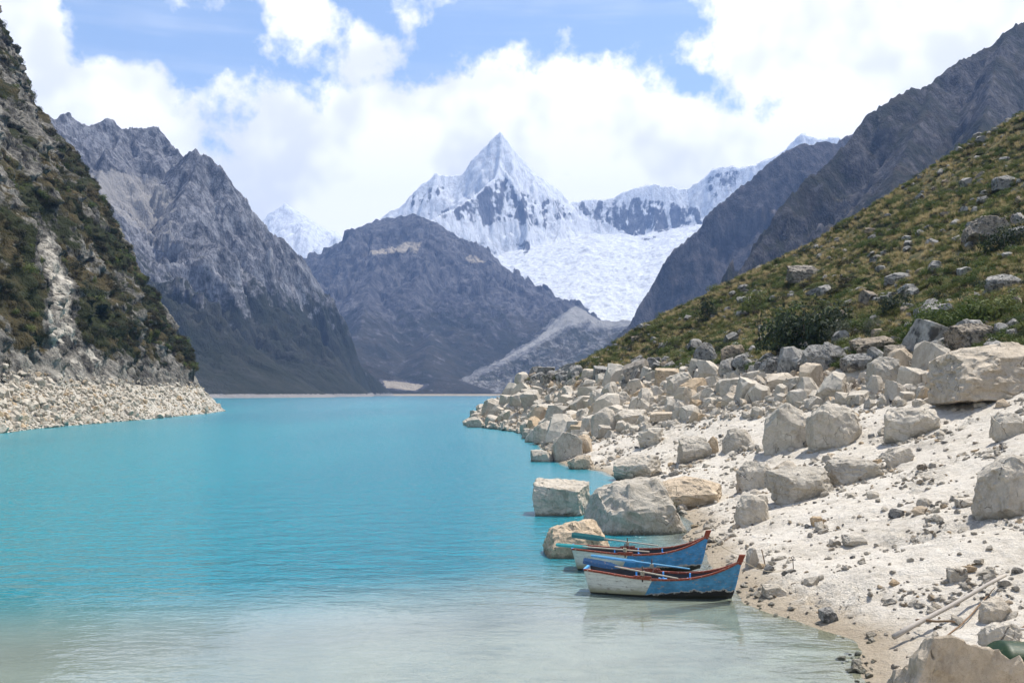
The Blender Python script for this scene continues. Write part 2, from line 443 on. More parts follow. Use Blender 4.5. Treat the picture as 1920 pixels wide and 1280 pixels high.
cy_ = spaced([(60, 2.2), (130, 0.75), (180, 0.55), (300, 0.6), (356, 0.5), (420, 3)])
cz_ = spaced([(-3, 0.35), (14, 0.42), (60, 0.5), (135, 0.6), (175, 2)])
CY_, CZ_ = np.meshgrid(cy_, cz_)
CX_ = cliff_x(CY_, CZ_)
ppx, ppy = project(CX_, CY_, CZ_)
vegc = 0.54 + 0.95 * fbm(CY_ / 20, CZ_ / 16, 3.3, 4) + 0.25 * np.clip(np.gradient(CX_, axis=0) * -1, -1, 1)
vegc *= sstep(CZ_ + 3.5 * fbm(CY_ / 12, CZ_ / 12, 2.0, 3), 9, 17)
scar = poly_mask(ppx, ppy, [(75, 430), (100, 440), (112, 490), (140, 530), (140, 600), (150, 640), (95, 660), (85, 600), (95, 540), (70, 480)], 10)
lower = poly_mask(ppx, ppy, [(95, 640), (150, 625), (215, 690), (240, 720), (150, 735), (100, 720)], 12)
slabm = poly_mask(ppx, ppy, [(290, 640), (320, 660), (380, 750), (420, 770), (340, 775)], 14)
top = sstep(ppy, 330, 120) * 0.75
vegc = np.clip(vegc - 1.2 * scar - 1.0 * lower - 0.9 * slabm - top * (0.55 + fbm(CY_ / 14, CZ_ / 22, 1.0, 3)), 0, 1)
palec = np.clip(np.maximum(sstep(CZ_ + 0.8 * fbm(CY_ / 6, CZ_ / 3, 1.0, 3), 8.6, 7.2), np.maximum(0.52 * scar, 0.40 * lower)) , 0, 1)
M_CLIFF = mountain_mat('cliff_rock', 1.6, rock=((0.022, 0.022, 0.022), (0.25, 0.235, 0.205)), veg=(0.030, 0.036, 0.016), dry=(0.085, 0.066, 0.034), pale=(0.52, 0.48, 0.41))
cliff = new_obj('cliff', grid_mesh('cliff', CX_, CY_, CZ_, {'veg': vegc, 'pale': palec, 'snow': vegc * 0}), M_CLIFF)
tag(cliff, 'dark rocky cliff with brushwood and a pale waterline band on the left shore', 'cliff', kind='structure')


# ------------------------------------------------------------------ mountains (height fields from ridge lines)
def massif(name, label, xr, yr, step, ridges, noise, unit, mats, masks, floor=None, detail=0.55, facet=0.8):
    X, Y = np.meshgrid(np.arange(xr[0], xr[1], step), np.arange(yr[0], yr[1], step))
    wx = noise[0] * 0.6 * fbm(X / noise[1], Y / noise[1], 3.0, 3); wy = noise[0] * 0.6 * fbm(X / noise[1], Y / noise[1], 9.0, 3)
    H, K = tents(X + wx, Y + wy, ridges)
    flat = 1.0
    if floor is not None:
        fl = floor(X, Y); flat = 0.26 + 0.74 * sstep(H - fl, -10, 60); H = np.maximum(H, fl)
    lo = flat * sstep(H, 0, noise[5]) * (1 - 0.66 * sstep(K, 0.75, 1.0))
    ax, ay = noise[4]
    g = fbm(X / (noise[3] * ax), Y / (noise[3] * ay), 1.7, 6, 0.55, ridged=True) - 0.42
    g = g - g.mean()
    H = H + lo * noise[2] * g + lo * noise[2] * 0.38 * detail * (fbm(X / (noise[3] * 0.24 * ax), Y / (noise[3] * 0.20 * ay), 2.0, 5, 0.62, ridged=True) - 0.33)
    if facet:
        fx, fy = X + 0.25 * noise[3] * fbm(X / noise[3], Y / noise[3], 5.0, 3), Y + 0.25 * noise[3] * fbm(X / noise[3], Y / noise[3], 6.0, 3)
        fs = noise[3] * 0.42
        H = H + lo * noise[2] * facet * (0.5 * facets(fx / (fs * ax), fy / (fs * ay), 1) + 0.26 * facets(fx / (fs * ax * .37), fy / (fs * ay * .37), 2) + 0.13 * facets(fx / (fs * .14), fy / (fs * .14), 3))
    px, py = project(X, Y, H)
    nz = slope_nz(X, Y, H)
    at = masks(X, Y, H, px, py, nz)
    for k in ('veg', 'pale', 'snow'): at.setdefault(k, np.zeros_like(X))
    o = new_obj(name, grid_mesh(name, X, Y, H, at), mats)
    tag(o, label, 'mountain', kind='structure')
    return o


# -- left mountain wall
L_R = [
    ([(-120, 205, 1500, 560), (60, 205, 1950, 640), (98, 212, 2050, 640), (122, 206, 2080, 620), (160, 222, 2100, 600), (230, 238, 2150, 540), (300, 233, 2200, 480),
      (325, 262, 2180, 440), (350, 292, 2150, 400), (372, 330, 2120, 365)], -12, 1.25),
    ([(340, 300, 2130, 400), (372, 284, 2060, 345), (390, 290, 2040, 320), (425, 325, 2010, 275), (438, 350, 2000, 255), (448, 378, 2020, 245), (500, 425, 2060, 205), (545, 465, 2080, 165),
      (575, 500, 2110, 140), (600, 535, 2130, 118), (620, 590, 2150, 100), (640, 645, 2170, 82), (680, 690, 2200, 50), (712, 722, 2240, 28), (735, 738, 2280, 24)], -12, 1.15),
    ([(385, 290, 2040, 330), (330, 390, 1880, 330), (400, 470, 1800, 300), (470, 560, 1780, 220), (520, 650, 1800, 140), (560, 720, 1880, 60)], -12, 1.1),
    ([(230, 240, 2150, 420), (180, 330, 1900, 420), (200, 430, 1640, 380), (280, 560, 1480, 300), (340, 680, 1420, 190), (380, 735, 1400, 60)], -12, 1.15),
]


def left_masks(X, Y, H, px, py, nz):
    veg = sstep(H + 90 * fbm(X / 120, Y / 120, 4.0, 4), 330, 80) * 0.75 + 0.25 * sstep(nz, 0.5, 0.8)
    scree = poly_mask(px, py, [(165, 320), (215, 320), (300, 345), (330, 370), (330, 440), (360, 500), (300, 480), (230, 420), (190, 380)], 14)
    beach = sstep(H, 5.2, 4.2)
    return {'veg': np.clip(veg - scree - beach * 2, 0, 1), 'pale': np.clip(beach + scree * 0.42 + 0.3 * sstep(H, 260, 420), 0, 1)}


M_LEFT = mountain_mat('left_mountain_rock', 9.0, rock=((0.020, 0.021, 0.027), (0.235, 0.235, 0.25)), veg=(0.022, 0.027, 0.022), dry=(0.040, 0.042, 0.038), pale=(0.27, 0.255, 0.24))
massif('mountain_slope', 'grey rocky mountain wall behind the cliff on the left', (-1350, -60), (1050, 2420), 3.6, L_R,
       (26, 240, 85, 170, (1.6, 1.0), 130), 9, M_LEFT, left_masks)

# -- the dark mountain in front of the snow peak, with the flat valley floor before it
C_R = [
    ([(430, 560, 4700, 900), (575, 490, 4500, 1000), (620, 470, 4420, 1100), (660, 452, 4360, 1200), (692, 428, 4300, 1300), (715, 410, 4280, 1350), (745, 400, 4260, 1400), (772, 398, 4250, 1400),
      (802, 416, 4260, 1350), (822, 434, 4280, 1300), (852, 446, 4260, 1250), (882, 463, 4230, 1200), (912, 490, 4200, 1150), (932, 513, 4180, 1100), (965, 521, 4150, 1050), (1002, 540, 4120, 1000),
      (1032, 560, 4080, 950), (1062, 588, 4040, 900), (1095, 625, 4000, 800), (1130, 665, 3960, 700)], -6, 1.12),
    ([(745, 402, 4260, 700), (720, 470, 3900, 600), (690, 545, 3500, 520), (665, 620, 3100, 400), (650, 690, 2800, 200)], 0, 1.1),
    ([(885, 465, 4230, 600), (872, 500, 3950, 560), (850, 560, 3650, 520), (815, 620, 3300, 430), (800, 690, 2850, 220)], 0, 1.1),
    ([(575, 676, 2700, 260), (655, 672, 2650, 220), (690, 684, 2620, 180), (735, 705, 2580, 120), (775, 724, 2540, 60), (810, 734, 2520, 24)], 2, 1.3),
]


def c_floor(X, Y):
    return np.interp(Y, [2150, 2290, 2330, 2420, 5000], [-9, -0.6, 4.2, 5.5, 20]) + 0.6 * fbm(X / 60, Y / 60, 1.0, 3)


def centre_masks(X, Y, H, px, py, nz):
    veg = 0.62 * sstep(H + 160 * fbm(X / 300, Y / 300, 4.0, 4), 560, 150)
    tan = np.maximum(poly_mask(px, py, [(690, 468), (730, 460), (770, 448), (795, 452), (790, 478), (740, 480), (690, 480)], 7),
                     poly_mask(px, py, [(860, 478), (895, 476), (915, 494), (880, 496)], 6))
    sandp = np.maximum(sstep(Y, 2345, 2330), 0.8 * poly_mask(px, py, [(715, 712), (760, 716), (800, 722), (780, 732), (725, 728)], 4))
    edge = sstep(py, 455, 415) * 0.2
    return {'veg': np.clip(veg - tan - 2 * sandp, 0, 1), 'pale': np.clip(tan * 0.56 + sandp + edge, 0, 1)}


M_CENTRE = mountain_mat('dark_mountain_rock', 15.0, rock=((0.018, 0.018, 0.022), (0.13, 0.125, 0.13)), veg=(0.020, 0.022, 0.018), dry=(0.048, 0.042, 0.034), pale=(0.36, 0.31, 0.24))
massif('foothill', 'dark bare mountain in front of the snow peak at the end of the lake', (-1500, 760), (2150, 4700), 6.5, C_R,
       (60, 420, 115, 340, (1.0, 1.5), 520), 15, M_CENTRE, centre_masks, c_floor)

# -- moraine cone
MO_R = [
    ([(1065, 585, 3560, 420), (1078, 572, 3520, 430), (1062, 590, 3450, 420), (1040, 612, 3380, 400), (1000, 640, 3260, 360), (930, 682, 3060, 260), (862, 712, 2860, 150), (815, 729, 2700, 60), (780, 736, 2640, 20)], -4, 1.0),
    ([(1078, 572, 3520, 430), (1098, 588, 3540, 420), (1120, 598, 3560, 420), (1150, 601, 3560, 420), (1190, 600, 3500, 420), (1260, 590, 3400, 420)], -4, 1.0),
    ([(1180, 612, 3350, 360), (1120, 640, 3200, 330), (1060, 680, 2980, 230), (980, 715, 2750, 120), (930, 732, 2600, 40)], -4, 1.0),
]


def moraine_masks(X, Y, H, px, py, nz):
    crest = np.maximum(poly_mask(px, py, [(1078, 570), (1120, 598), (1100, 605), (1060, 612), (990, 655), (900, 700), (850, 718), (880, 705), (1000, 640)], 8),
                       poly_mask(px, py, [(1110, 598), (1190, 598), (1190, 612), (1100, 618)], 6) * 0.7)
    low = poly_mask(px, py, [(880, 722), (960, 700), (1020, 700), (1000, 712), (930, 724)], 5) * 0.6
    return {'veg': np.clip(0.55 - crest * 1.2, 0, 1), 'pale': np.clip(crest * 0.62 + low * .7 + 0.22 * sstep(py, 700, 600), 0, 1)}


M_MOR = mountain_mat('moraine_rubble', 10.0, rock=((0.07, 0.07, 0.07), (0.24, 0.235, 0.23)), veg=(0.045, 0.048, 0.036), dry=(0.085, 0.076, 0.058), pale=(0.32, 0.31, 0.29))
massif('moraine', 'pale pointed moraine ridge below the glacier', (-330, 780), (2420, 3950), 6.0, MO_R,
       (12, 150, 26, 90, (1.0, 1.0), 60), 10, M_MOR, moraine_masks)

# -- snow massif: pyramid peak, snow ridge and glacier
S_R = [
    ([(560, 520, 6300, 900), (640, 465, 6250, 900), (715, 408, 6240, 900), (742, 391, 6250, 900), (767, 371, 6260, 900), (792, 345, 6270, 900), (817, 326, 6280, 900), (840, 331, 6290, 900), (866, 324, 6300, 900),
      (882, 303, 6310, 900), (907, 275, 6320, 900), (925, 260, 6325, 900), (938, 250, 6330, 900), (950, 262, 6340, 900), (963, 276, 6350, 900), (987, 301, 6380, 900), (1007, 326, 6420, 900), (1032, 346, 6460, 900), (1052, 361, 6490, 900),
      (1068, 379, 6520, 850), (1088, 375, 6540, 800), (1112, 372, 6560, 760), (1146, 373, 6580, 740), (1166, 360, 6590, 740), (1202, 350, 6600, 740), (1228, 345, 6600, 740), (1256, 351, 6590, 740), (1290, 350, 6580, 740),
      (1312, 334, 6570, 760), (1337, 318, 6560, 780), (1366, 312, 6540, 780), (1405, 313, 6520, 780), (1422, 305, 6500, 800), (1462, 285, 6480, 820), (1490, 262, 6460, 850), (1502, 249, 6450, 860), (1530, 260, 6440, 860), (1562, 256, 6430, 860), (1640, 270, 6420, 860)], 250, 1.15),
    ([(938, 250, 6330, 560), (936, 300, 6180, 520), (930, 332, 6080, 480), (905, 352, 5960, 430), (872, 378, 5820, 380), (835, 396, 5680, 330), (800, 412, 5540, 280), (770, 425, 5400, 240)], 300, 1.05),
    ([(1010, 328, 6420, 420), (1040, 380, 6250, 360), (1050, 420, 6120, 300), (1040, 460, 5950, 230), (1010, 500, 5750, 160)], 350, 1.0),
    ([(936, 300, 6180, 300), (980, 370, 6060, 260), (990, 420, 5920, 230), (985, 468, 5780, 180)], 350, 1.0),
    ([(1256, 351, 6590, 300), (1235, 410, 6420, 250), (1215, 450, 6280, 150)], 350, 1.0),
]


def s_floor(X, Y):
    base = np.interp(Y, [3900, 4200, 4500, 5000, 5600, 6300, 7000], [230, 300, 395, 590, 830, 1010, 1100])
    px = CX + F * X / Y
    return base + 16 * fbm(X / 210, Y / 120, 2.0, 4) + np.interp(px, [560, 720, 800, 900, 1000, 1100, 1200, 1300], [-700, -520, -150, -90, -40, 0, -10, 60])


def snow_masks(X, Y, H, px, py, nz):
    rock = np.maximum.reduce([
        poly_mask(px, py, [(1068, 380), (1120, 372), (1150, 372), (1200, 372), (1260, 378), (1320, 395), (1315, 425), (1260, 430), (1215, 458), (1180, 440), (1120, 415), (1085, 400)], 9),
        0.62 * poly_mask(px, py, [(934, 325), (965, 345), (1010, 375), (1050, 372), (1072, 400), (1040, 420), (1000, 432), (960, 412), (905, 425), (850, 412), (800, 405), (870, 378), (910, 352)], 9),
        poly_mask(px, py, [(968, 455), (990, 452), (998, 470), (985, 482), (970, 470)], 4),
        0.8 * poly_mask(px, py, [(760, 370), (800, 348), (850, 345), (830, 362), (780, 388), (740, 395)], 8),
        0.55 * poly_mask(px, py, [(1320, 330), (1350, 318), (1400, 320), (1380, 350), (1330, 380)], 8),
        0.9 * poly_mask(px, py, [(1040, 560), (1110, 575), (1120, 600), (1020, 600)], 8)])
    strip = fbm(X / 45, Y / 380, H / 240, 5, 0.65) * 1.5
    ice_low = poly_mask(px, py, [(850, 435), (930, 470), (1060, 540), (1100, 580), (1020, 560), (930, 512), (880, 465)], 16)
    snow = 1.02 - 0.44 * rock - 0.30 * sstep(nz, 0.68, 0.38) + strip * (0.20 + 0.55 * rock) - 0.22 * ice_low
    return {'snow': np.clip(snow, 0, 1), 'pale': np.clip(ice_low * 0.7, 0, 1)}


M_SNOW = mountain_mat('snow_mountain_rock', 16.0, rock=((0.03, 0.031, 0.038), (0.16, 0.155, 0.16)), pale=(0.36, 0.34, 0.31), snow=(0.77, 0.785, 0.805))
massif('snow_mountain', 'white pyramid-shaped snow peak with its ridge and glacier', (-1600, 2700), (4000, 7200), 10.0, S_R,
       (24, 300, 78, 240, (0.7, 1.3), 200), 16, M_SNOW, snow_masks, s_floor)

# -- distant ice peak half lost in cloud
D_R = [([(380, 520, 7700, 2200), (470, 440, 7700, 2200), (505, 412, 7700, 2200), (535, 386, 7700, 2200), (560, 396, 7700, 2200), (600, 420, 7700, 2200), (660, 470, 7700, 2200), (760, 520, 7700, 2200)], -300, 1.0)]
massif('distant_snow_mountain', 'faint white ice peak between the grey wall and the dark mountain', (-2800, -600), (6900, 8100), 20.0, D_R,
       (40, 400, 150, 420, (1, 1), 200), 30, M_SNOW, lambda X, Y, H, px, py, nz: {'snow': np.ones_like(X)})

# -- right side: far spur, then the nearer brown wall
RB_R = [
    ([(1720, 225, 2750, 840), (1612, 243, 2700, 680), (1570, 262, 2680, 610), (1500, 268, 2650, 500), (1470, 284, 2630, 450), (1432, 312, 2600, 395), (1390, 346, 2580, 330), (1342, 390, 2550, 265), (1300, 430, 2520, 215),
      (1262, 474, 2500, 175), (1235, 515, 2480, 150), (1212, 550, 2450, 120), (1195, 586, 2420, 100), (1175, 615, 2400, 85), (1140, 646, 2380, 65), (1100, 682, 2360, 45), (1072, 712, 2340, 28), (1040, 735, 2320, 20)], -10, 1.1),
]


def rb_masks(X, Y, H, px, py, nz):
    pl = poly_mask(px, py, [(1425, 450), (1440, 435), (1390, 500), (1280, 620), (1240, 640), (1330, 530)], 12)
    veg = 0.55 * sstep(nz, 0.55, 0.8) + 0.35 * sstep(H, 300, 60)
    return {'veg': np.clip(veg, 0, 1), 'pale': pl * 0.35}


M_RB = mountain_mat('far_spur_rock', 10.0, rock=((0.016, 0.016, 0.02), (0.10, 0.09, 0.092)), veg=(0.022, 0.022, 0.018), dry=(0.058, 0.042, 0.034), pale=(0.20, 0.165, 0.12))
massif('mountain_spur', 'dark brown mountain spur falling to the lake behind the right slope', (60, 1500), (1500, 3300), 6.0, RB_R,
       (22, 200, 46, 200, (1.6, 1.0), 260), 10, M_RB, rb_masks, facet=1.5)

RF_R = [
    ([(2300, -150, 1750, 640), (2050, -20, 1650, 640), (1922, 33, 1600, 600), (1890, 55, 1580, 570), (1842, 96, 1560, 520), (1800, 120, 1540, 480), (1752, 149, 1520, 430), (1720, 166, 1500, 400), (1682, 175, 1480, 370), (1652, 200, 1460, 340),
      (1622, 228, 1440, 310), (1606, 250, 1420, 290), (1588, 280, 1400, 270), (1545, 310, 1380, 235), (1500, 350, 1350, 200), (1475, 382, 1330, 180), (1440, 430, 1300, 150), (1400, 490, 1260, 120), (1350, 560, 1220, 95), (1290, 630, 1180, 70), (1240, 690, 1150, 45)], -20, 1.1),
    ([(1752, 149, 1520, 430), (1690, 300, 1300, 330), (1640, 420, 1100, 260), (1600, 520, 950, 180)], -20, 1.05),
    ([(1890, 55, 1580, 570), (1850, 200, 1350, 360), (1800, 330, 1120, 300), (1760, 420, 980, 240)], -20, 1.05),
]


def rf_masks(X, Y, H, px, py, nz):
    veg = 0.45 + 0.5 * fbm(X / 130, Y / 130, 7.0, 4) + 0.2 * sstep(nz, 0.5, 0.8)
    pl = 0.5 * poly_mask(px, py, [(1560, 350), (1600, 380), (1640, 440), (1610, 460), (1570, 420)], 20)
    return {'veg': np.clip(veg, 0, 1), 'pale': pl}


M_RF = mountain_mat('brown_wall_rock', 7.0, rock=((0.012, 0.013, 0.018), (0.105, 0.098, 0.10)), veg=(0.017, 0.019, 0.017), dry=(0.046, 0.037, 0.033), pale=(0.17, 0.145, 0.12))
massif('mountain_wall', 'steep brown rocky mountain wall rising behind the grassy slope', (40, 1800), (700, 2050), 4.5, RF_R,
       (18, 130, 46, 130, (1.4, 1.0), 160), 7, M_RF, rf_masks, facet=1.3)

# ------------------------------------------------------------------ the lake
wx_ = spaced([(-1400, 60), (-120, 6), (-40, 1.5), (-12, 0.5), (12, 0.5), (40, 5), (120, 30), (1200, 60)])
wy_ = spaced([(-20, 3), (12, 0.7), (50, 0.8), (110, 3), (300, 10), (2460, 60)])
WX, WY = np.meshgrid(wx_, wy_)
bed = bank_height(WX, WY, False)
dep = np.where(WY < 120, np.clip(-bed, 0, 8), np.clip(-bed, 0, 8))
dep = np.where((WX < -45) | (WY > 250), 8.0, dep)
calm = np.exp(-np.maximum(WY - 27, 0) / 7.0)
mw, t = mat('glacial_water')
P = t.n('ShaderNodeNewGeometry').outputs['Position']
d = t.attr('depth')
op = t.m('SUBTRACT', 1.0, t.m('POWER', 2.718, t.m('MULTIPLY', d, -1.5)))
patch = t.noise(t.vscale(P, (1.0, 0.25, 1.0)), 0.02, 3)
deepc = t.mix(t.smooth(patch, 0.35, 0.65), (0.006, 0.186, 0.238), (0.014, 0.245, 0.290))
milky = t.mix(t.smooth(d, 0.25, 1.9), (0.31, 0.36, 0.31), deepc)
body = t.n('ShaderNodeMixShader', {0: op, 1: t.n('ShaderNodeBsdfTransparent', {0: (0.86, 0.95, 0.92, 1)}).outputs[0], 2: t.n('ShaderNodeBsdfDiffuse', {0: milky}).outputs[0]})
r1 = t.noise(t.vscale(P, (1.0, 1.7, 1.0)), 2.3, 3, 0.6, 0.4); r2 = t.noise(t.vscale(P, (0.8, 1.5, 1.0)), 0.55, 3, 0.55)
hgt = t.m('ADD', t.m('MULTIPLY', r1, 0.45), t.m('MULTIPLY', r2, 1.25))
st = t.m('SUBTRACT', 1.0, t.m('MULTIPLY', t.attr('calm'), 0.93))
bp = t.n('ShaderNodeBump', {'Height': hgt, 'Strength': st, 'Distance': 0.26})
fr = t.n('ShaderNodeFresnel', {'IOR': 1.42, 'Normal': bp.outputs[0]})
gl = t.n('ShaderNodeBsdfGlossy', {'Color': (1, 1, 1, 1), 'Roughness': t.m('MULTIPLY_ADD', t.attr('calm'), -0.14, 0.17), 'Normal': bp.outputs[0]})
ws = t.n('ShaderNodeMixShader', {0: fr.outputs[0], 1: body.outputs[0], 2: gl.outputs[0]})
t.n('ShaderNodeOutputMaterial', {0: ws.outputs[0]})
lake = new_obj('lake_water', grid_mesh('lake_water', WX, WY, np.zeros_like(WX), {'depth': dep, 'calm': calm}), mw)
tag(lake, 'turquoise milky glacial lake turning pale in the shallows', 'lake', kind='structure')

#OBJECTS#
# ------------------------------------------------------------------ rocks
SHAPES = {  # cutting planes of a unit box (normal, optional offset): named fracture shapes of the granite, plus random corner cuts
    'block': ([(1, 0, .05), (-1, .12, -.04), (0, 1, 0), (.1, -1, -.06), (0.06, -.14, 1), (0, 0, -1)], 2, 1.12, 1.35),
    'dome': ([(1, 0, .45), (-1, -.2, .25), (0, 1, .3), (.25, -1, .12), (-.2, .1, 1), (0, 0, -1), (.75, -.35, .8), (-.6, -.4, .75), (.1, -.75, .8)], 4, .92, 1.15),
    'slab': ([(1, 0, .2), (-1, 0, -.1), (0, 1, 0), (.05, -1, -.3), (-.22, -.2, 1), (0, 0, -1), (-.1, -.75, .75)], 4, .85, 1.12),
    'wedge': ([(1, .1, .55), (-1, -.1, -.12), (0, 1, .1), (-.1, -1, .1), (-.1, 0, 1), (0, 0, -1), (.7, .1, .75), (-.15, -.6, .8)], 4, .85, 1.1),
    'round': ([(1, 0, 0), (-1, 0, 0), (0, 1, 0), (0, -1, 0), (0, 0, 1), (0, 0, -1), (.1, -.65, .8), (-.6, -.1, .85)], 11, .80, 1.05),
    'pyramid': ([(.85, 0, .5), (-.85, -.1, .5), (0, .9, .4), (.1, -1, .3), (0, 0, -1), (.1, .1, 1)], 3, .8, 1.0),
    'gable': ([(.62, .3, .72, .62), (-.95, .2, .42, .78), (0, 1, .2), (-.05, -1, -.14), (.1, .55, .85, .30), (0, 0, -1)], -4, 1.15, 1.3),
    'tall': ([(1, 0, .15), (-1, 0, .05), (0, 1, .1), (-.3, -1, -.1), (.35, -.1, 1), (0, 0, -1), (-.5, .1, .9), (.25, -.7, .75), (.8, -.1, .6)], 4, .85, 1.1),
}


def rock_mesh(name, seed, dims, cell, shape, mat_, rough=0.05, sink=0.22):
    """a fractured polyhedron; cell is the edge length of its skin as a share of its size (None: bare facets)"""
    r = np.random.default_rng(seed)
    base, nr, o0, o1 = SHAPES[shape]
    pl = []
    for b_ in base:
        n = np.array(b_[:3], float) + r.normal(size=3) * 0.10; pl.append((n / np.linalg.norm(n), b_[3] if len(b_) > 3 else r.uniform(.82, .98)))
    for _ in range(nr + (5 if cell and cell < .1 else 2)):
        n = r.normal(size=3); n[2] = abs(n[2]) * (1 if r.random() < .75 else -1); n /= np.linalg.norm(n); pl.append((n, r.uniform(o0, o1)))
    bm = bmesh.new(); bmesh.ops.create_cube(bm, size=2.0)
    for n, o in pl:
        bmesh.ops.bisect_plane(bm, geom=bm.verts[:] + bm.edges[:] + bm.faces[:], dist=1e-4, plane_co=tuple(n * o), plane_no=tuple(n), clear_outer=True)
        be = [e for e in bm.edges if len(e.link_faces) == 1]
        if be: bmesh.ops.holes_fill(bm, edges=be)
    bmesh.ops.remove_doubles(bm, verts=bm.verts[:], dist=0.03)
    bmesh.ops.dissolve_degenerate(bm, edges=bm.edges[:], dist=0.02)
    if cell: bmesh.ops.bevel(bm, geom=bm.edges[:], offset=0.016, segments=1, affect='EDGES', clamp_overlap=True)
    bmesh.ops.triangulate(bm, faces=bm.faces[:])
    if cell:
        for _ in range(7):
            lg = [e for e in bm.edges if e.calc_length() > cell * 2]
            if not lg: break
            bmesh.ops.subdivide_edges(bm, edges=lg, cuts=1); bmesh.ops.triangulate(bm, faces=[f for f in bm.faces if len(f.verts) > 3])
    bm.normal_update()
    bmesh.ops.recalc_face_normals(bm, faces=bm.faces[:])
    p = np.array([v.co[:] for v in bm.verts]); nv = np.array([v.normal[:] for v in bm.verts])
    f = [tuple(v.index for v in q.verts) for q in bm.faces]; bm.free()
    off = r.uniform(0, 90, 3)
    if cell:
        q = p + off
        nn = .55 * fbm(q[:, 0] * 1.3, q[:, 1] * 1.3, q[:, 2] * 1.3, 3)
        n2 = fbm(q[:, 0] * 3.6, q[:, 1] * 3.6, q[:, 2] * 3.6, 4, 0.6, ridged=True) - .45
        n3 = np.floor((q[:, 2] * 1.2 + q[:, 0] * .8 + fbm(q[:, 0], q[:, 1], q[:, 2], 2)) * 3) % 2
        p = p + nv * (rough * (1.5 * nn + 1.3 * n2 + .5 * n3))[:, None]
    else: p = p * (1 + .05 * r.normal(size=len(p)))[:, None]
    lo, hi = p.min(0), p.max(0)
    p = (p - (lo + hi) / 2) / (hi - lo)                      # unit box
    p[:, 2] += 0.5 - sink                                    # foot sunk into the ground
    p = p * np.array(dims) * np.array([1, 1, 1 / (1 - sink)])
    me = bpy.data.meshes.new(name)
    me.from_pydata(p.tolist(), [], f)
    if cell:
        me.polygons.foreach_set('use_smooth', np.full(len(f), True)); me.set_sharp_from_angle(angle=math.radians(24))
    me.materials.append(mat_)
    return me


def on_ground(px, py, water=False):
    """where the line of sight through a photo pixel meets the bank (or the lake surface)"""
    if py > HZ + 2:
        dw = CAMZ * F / (py - HZ)
    else: dw = 1e9
    ys = np.concatenate([np.arange(9, 60, .05), np.arange(60, 400, .25)])
    x = (px - CX) / F * ys; z = CAMZ + (HZ - py) / F * ys
    g = np.maximum(bank_height(x, ys, False), 0.0)
    hit = np.where(z <= g)[0]
    d = ys[hit[0]] if len(hit) else 390.0
    return (px - CX) / F * d, d, float(np.maximum(bank_height((px - CX) / F * d, d), -0.4))


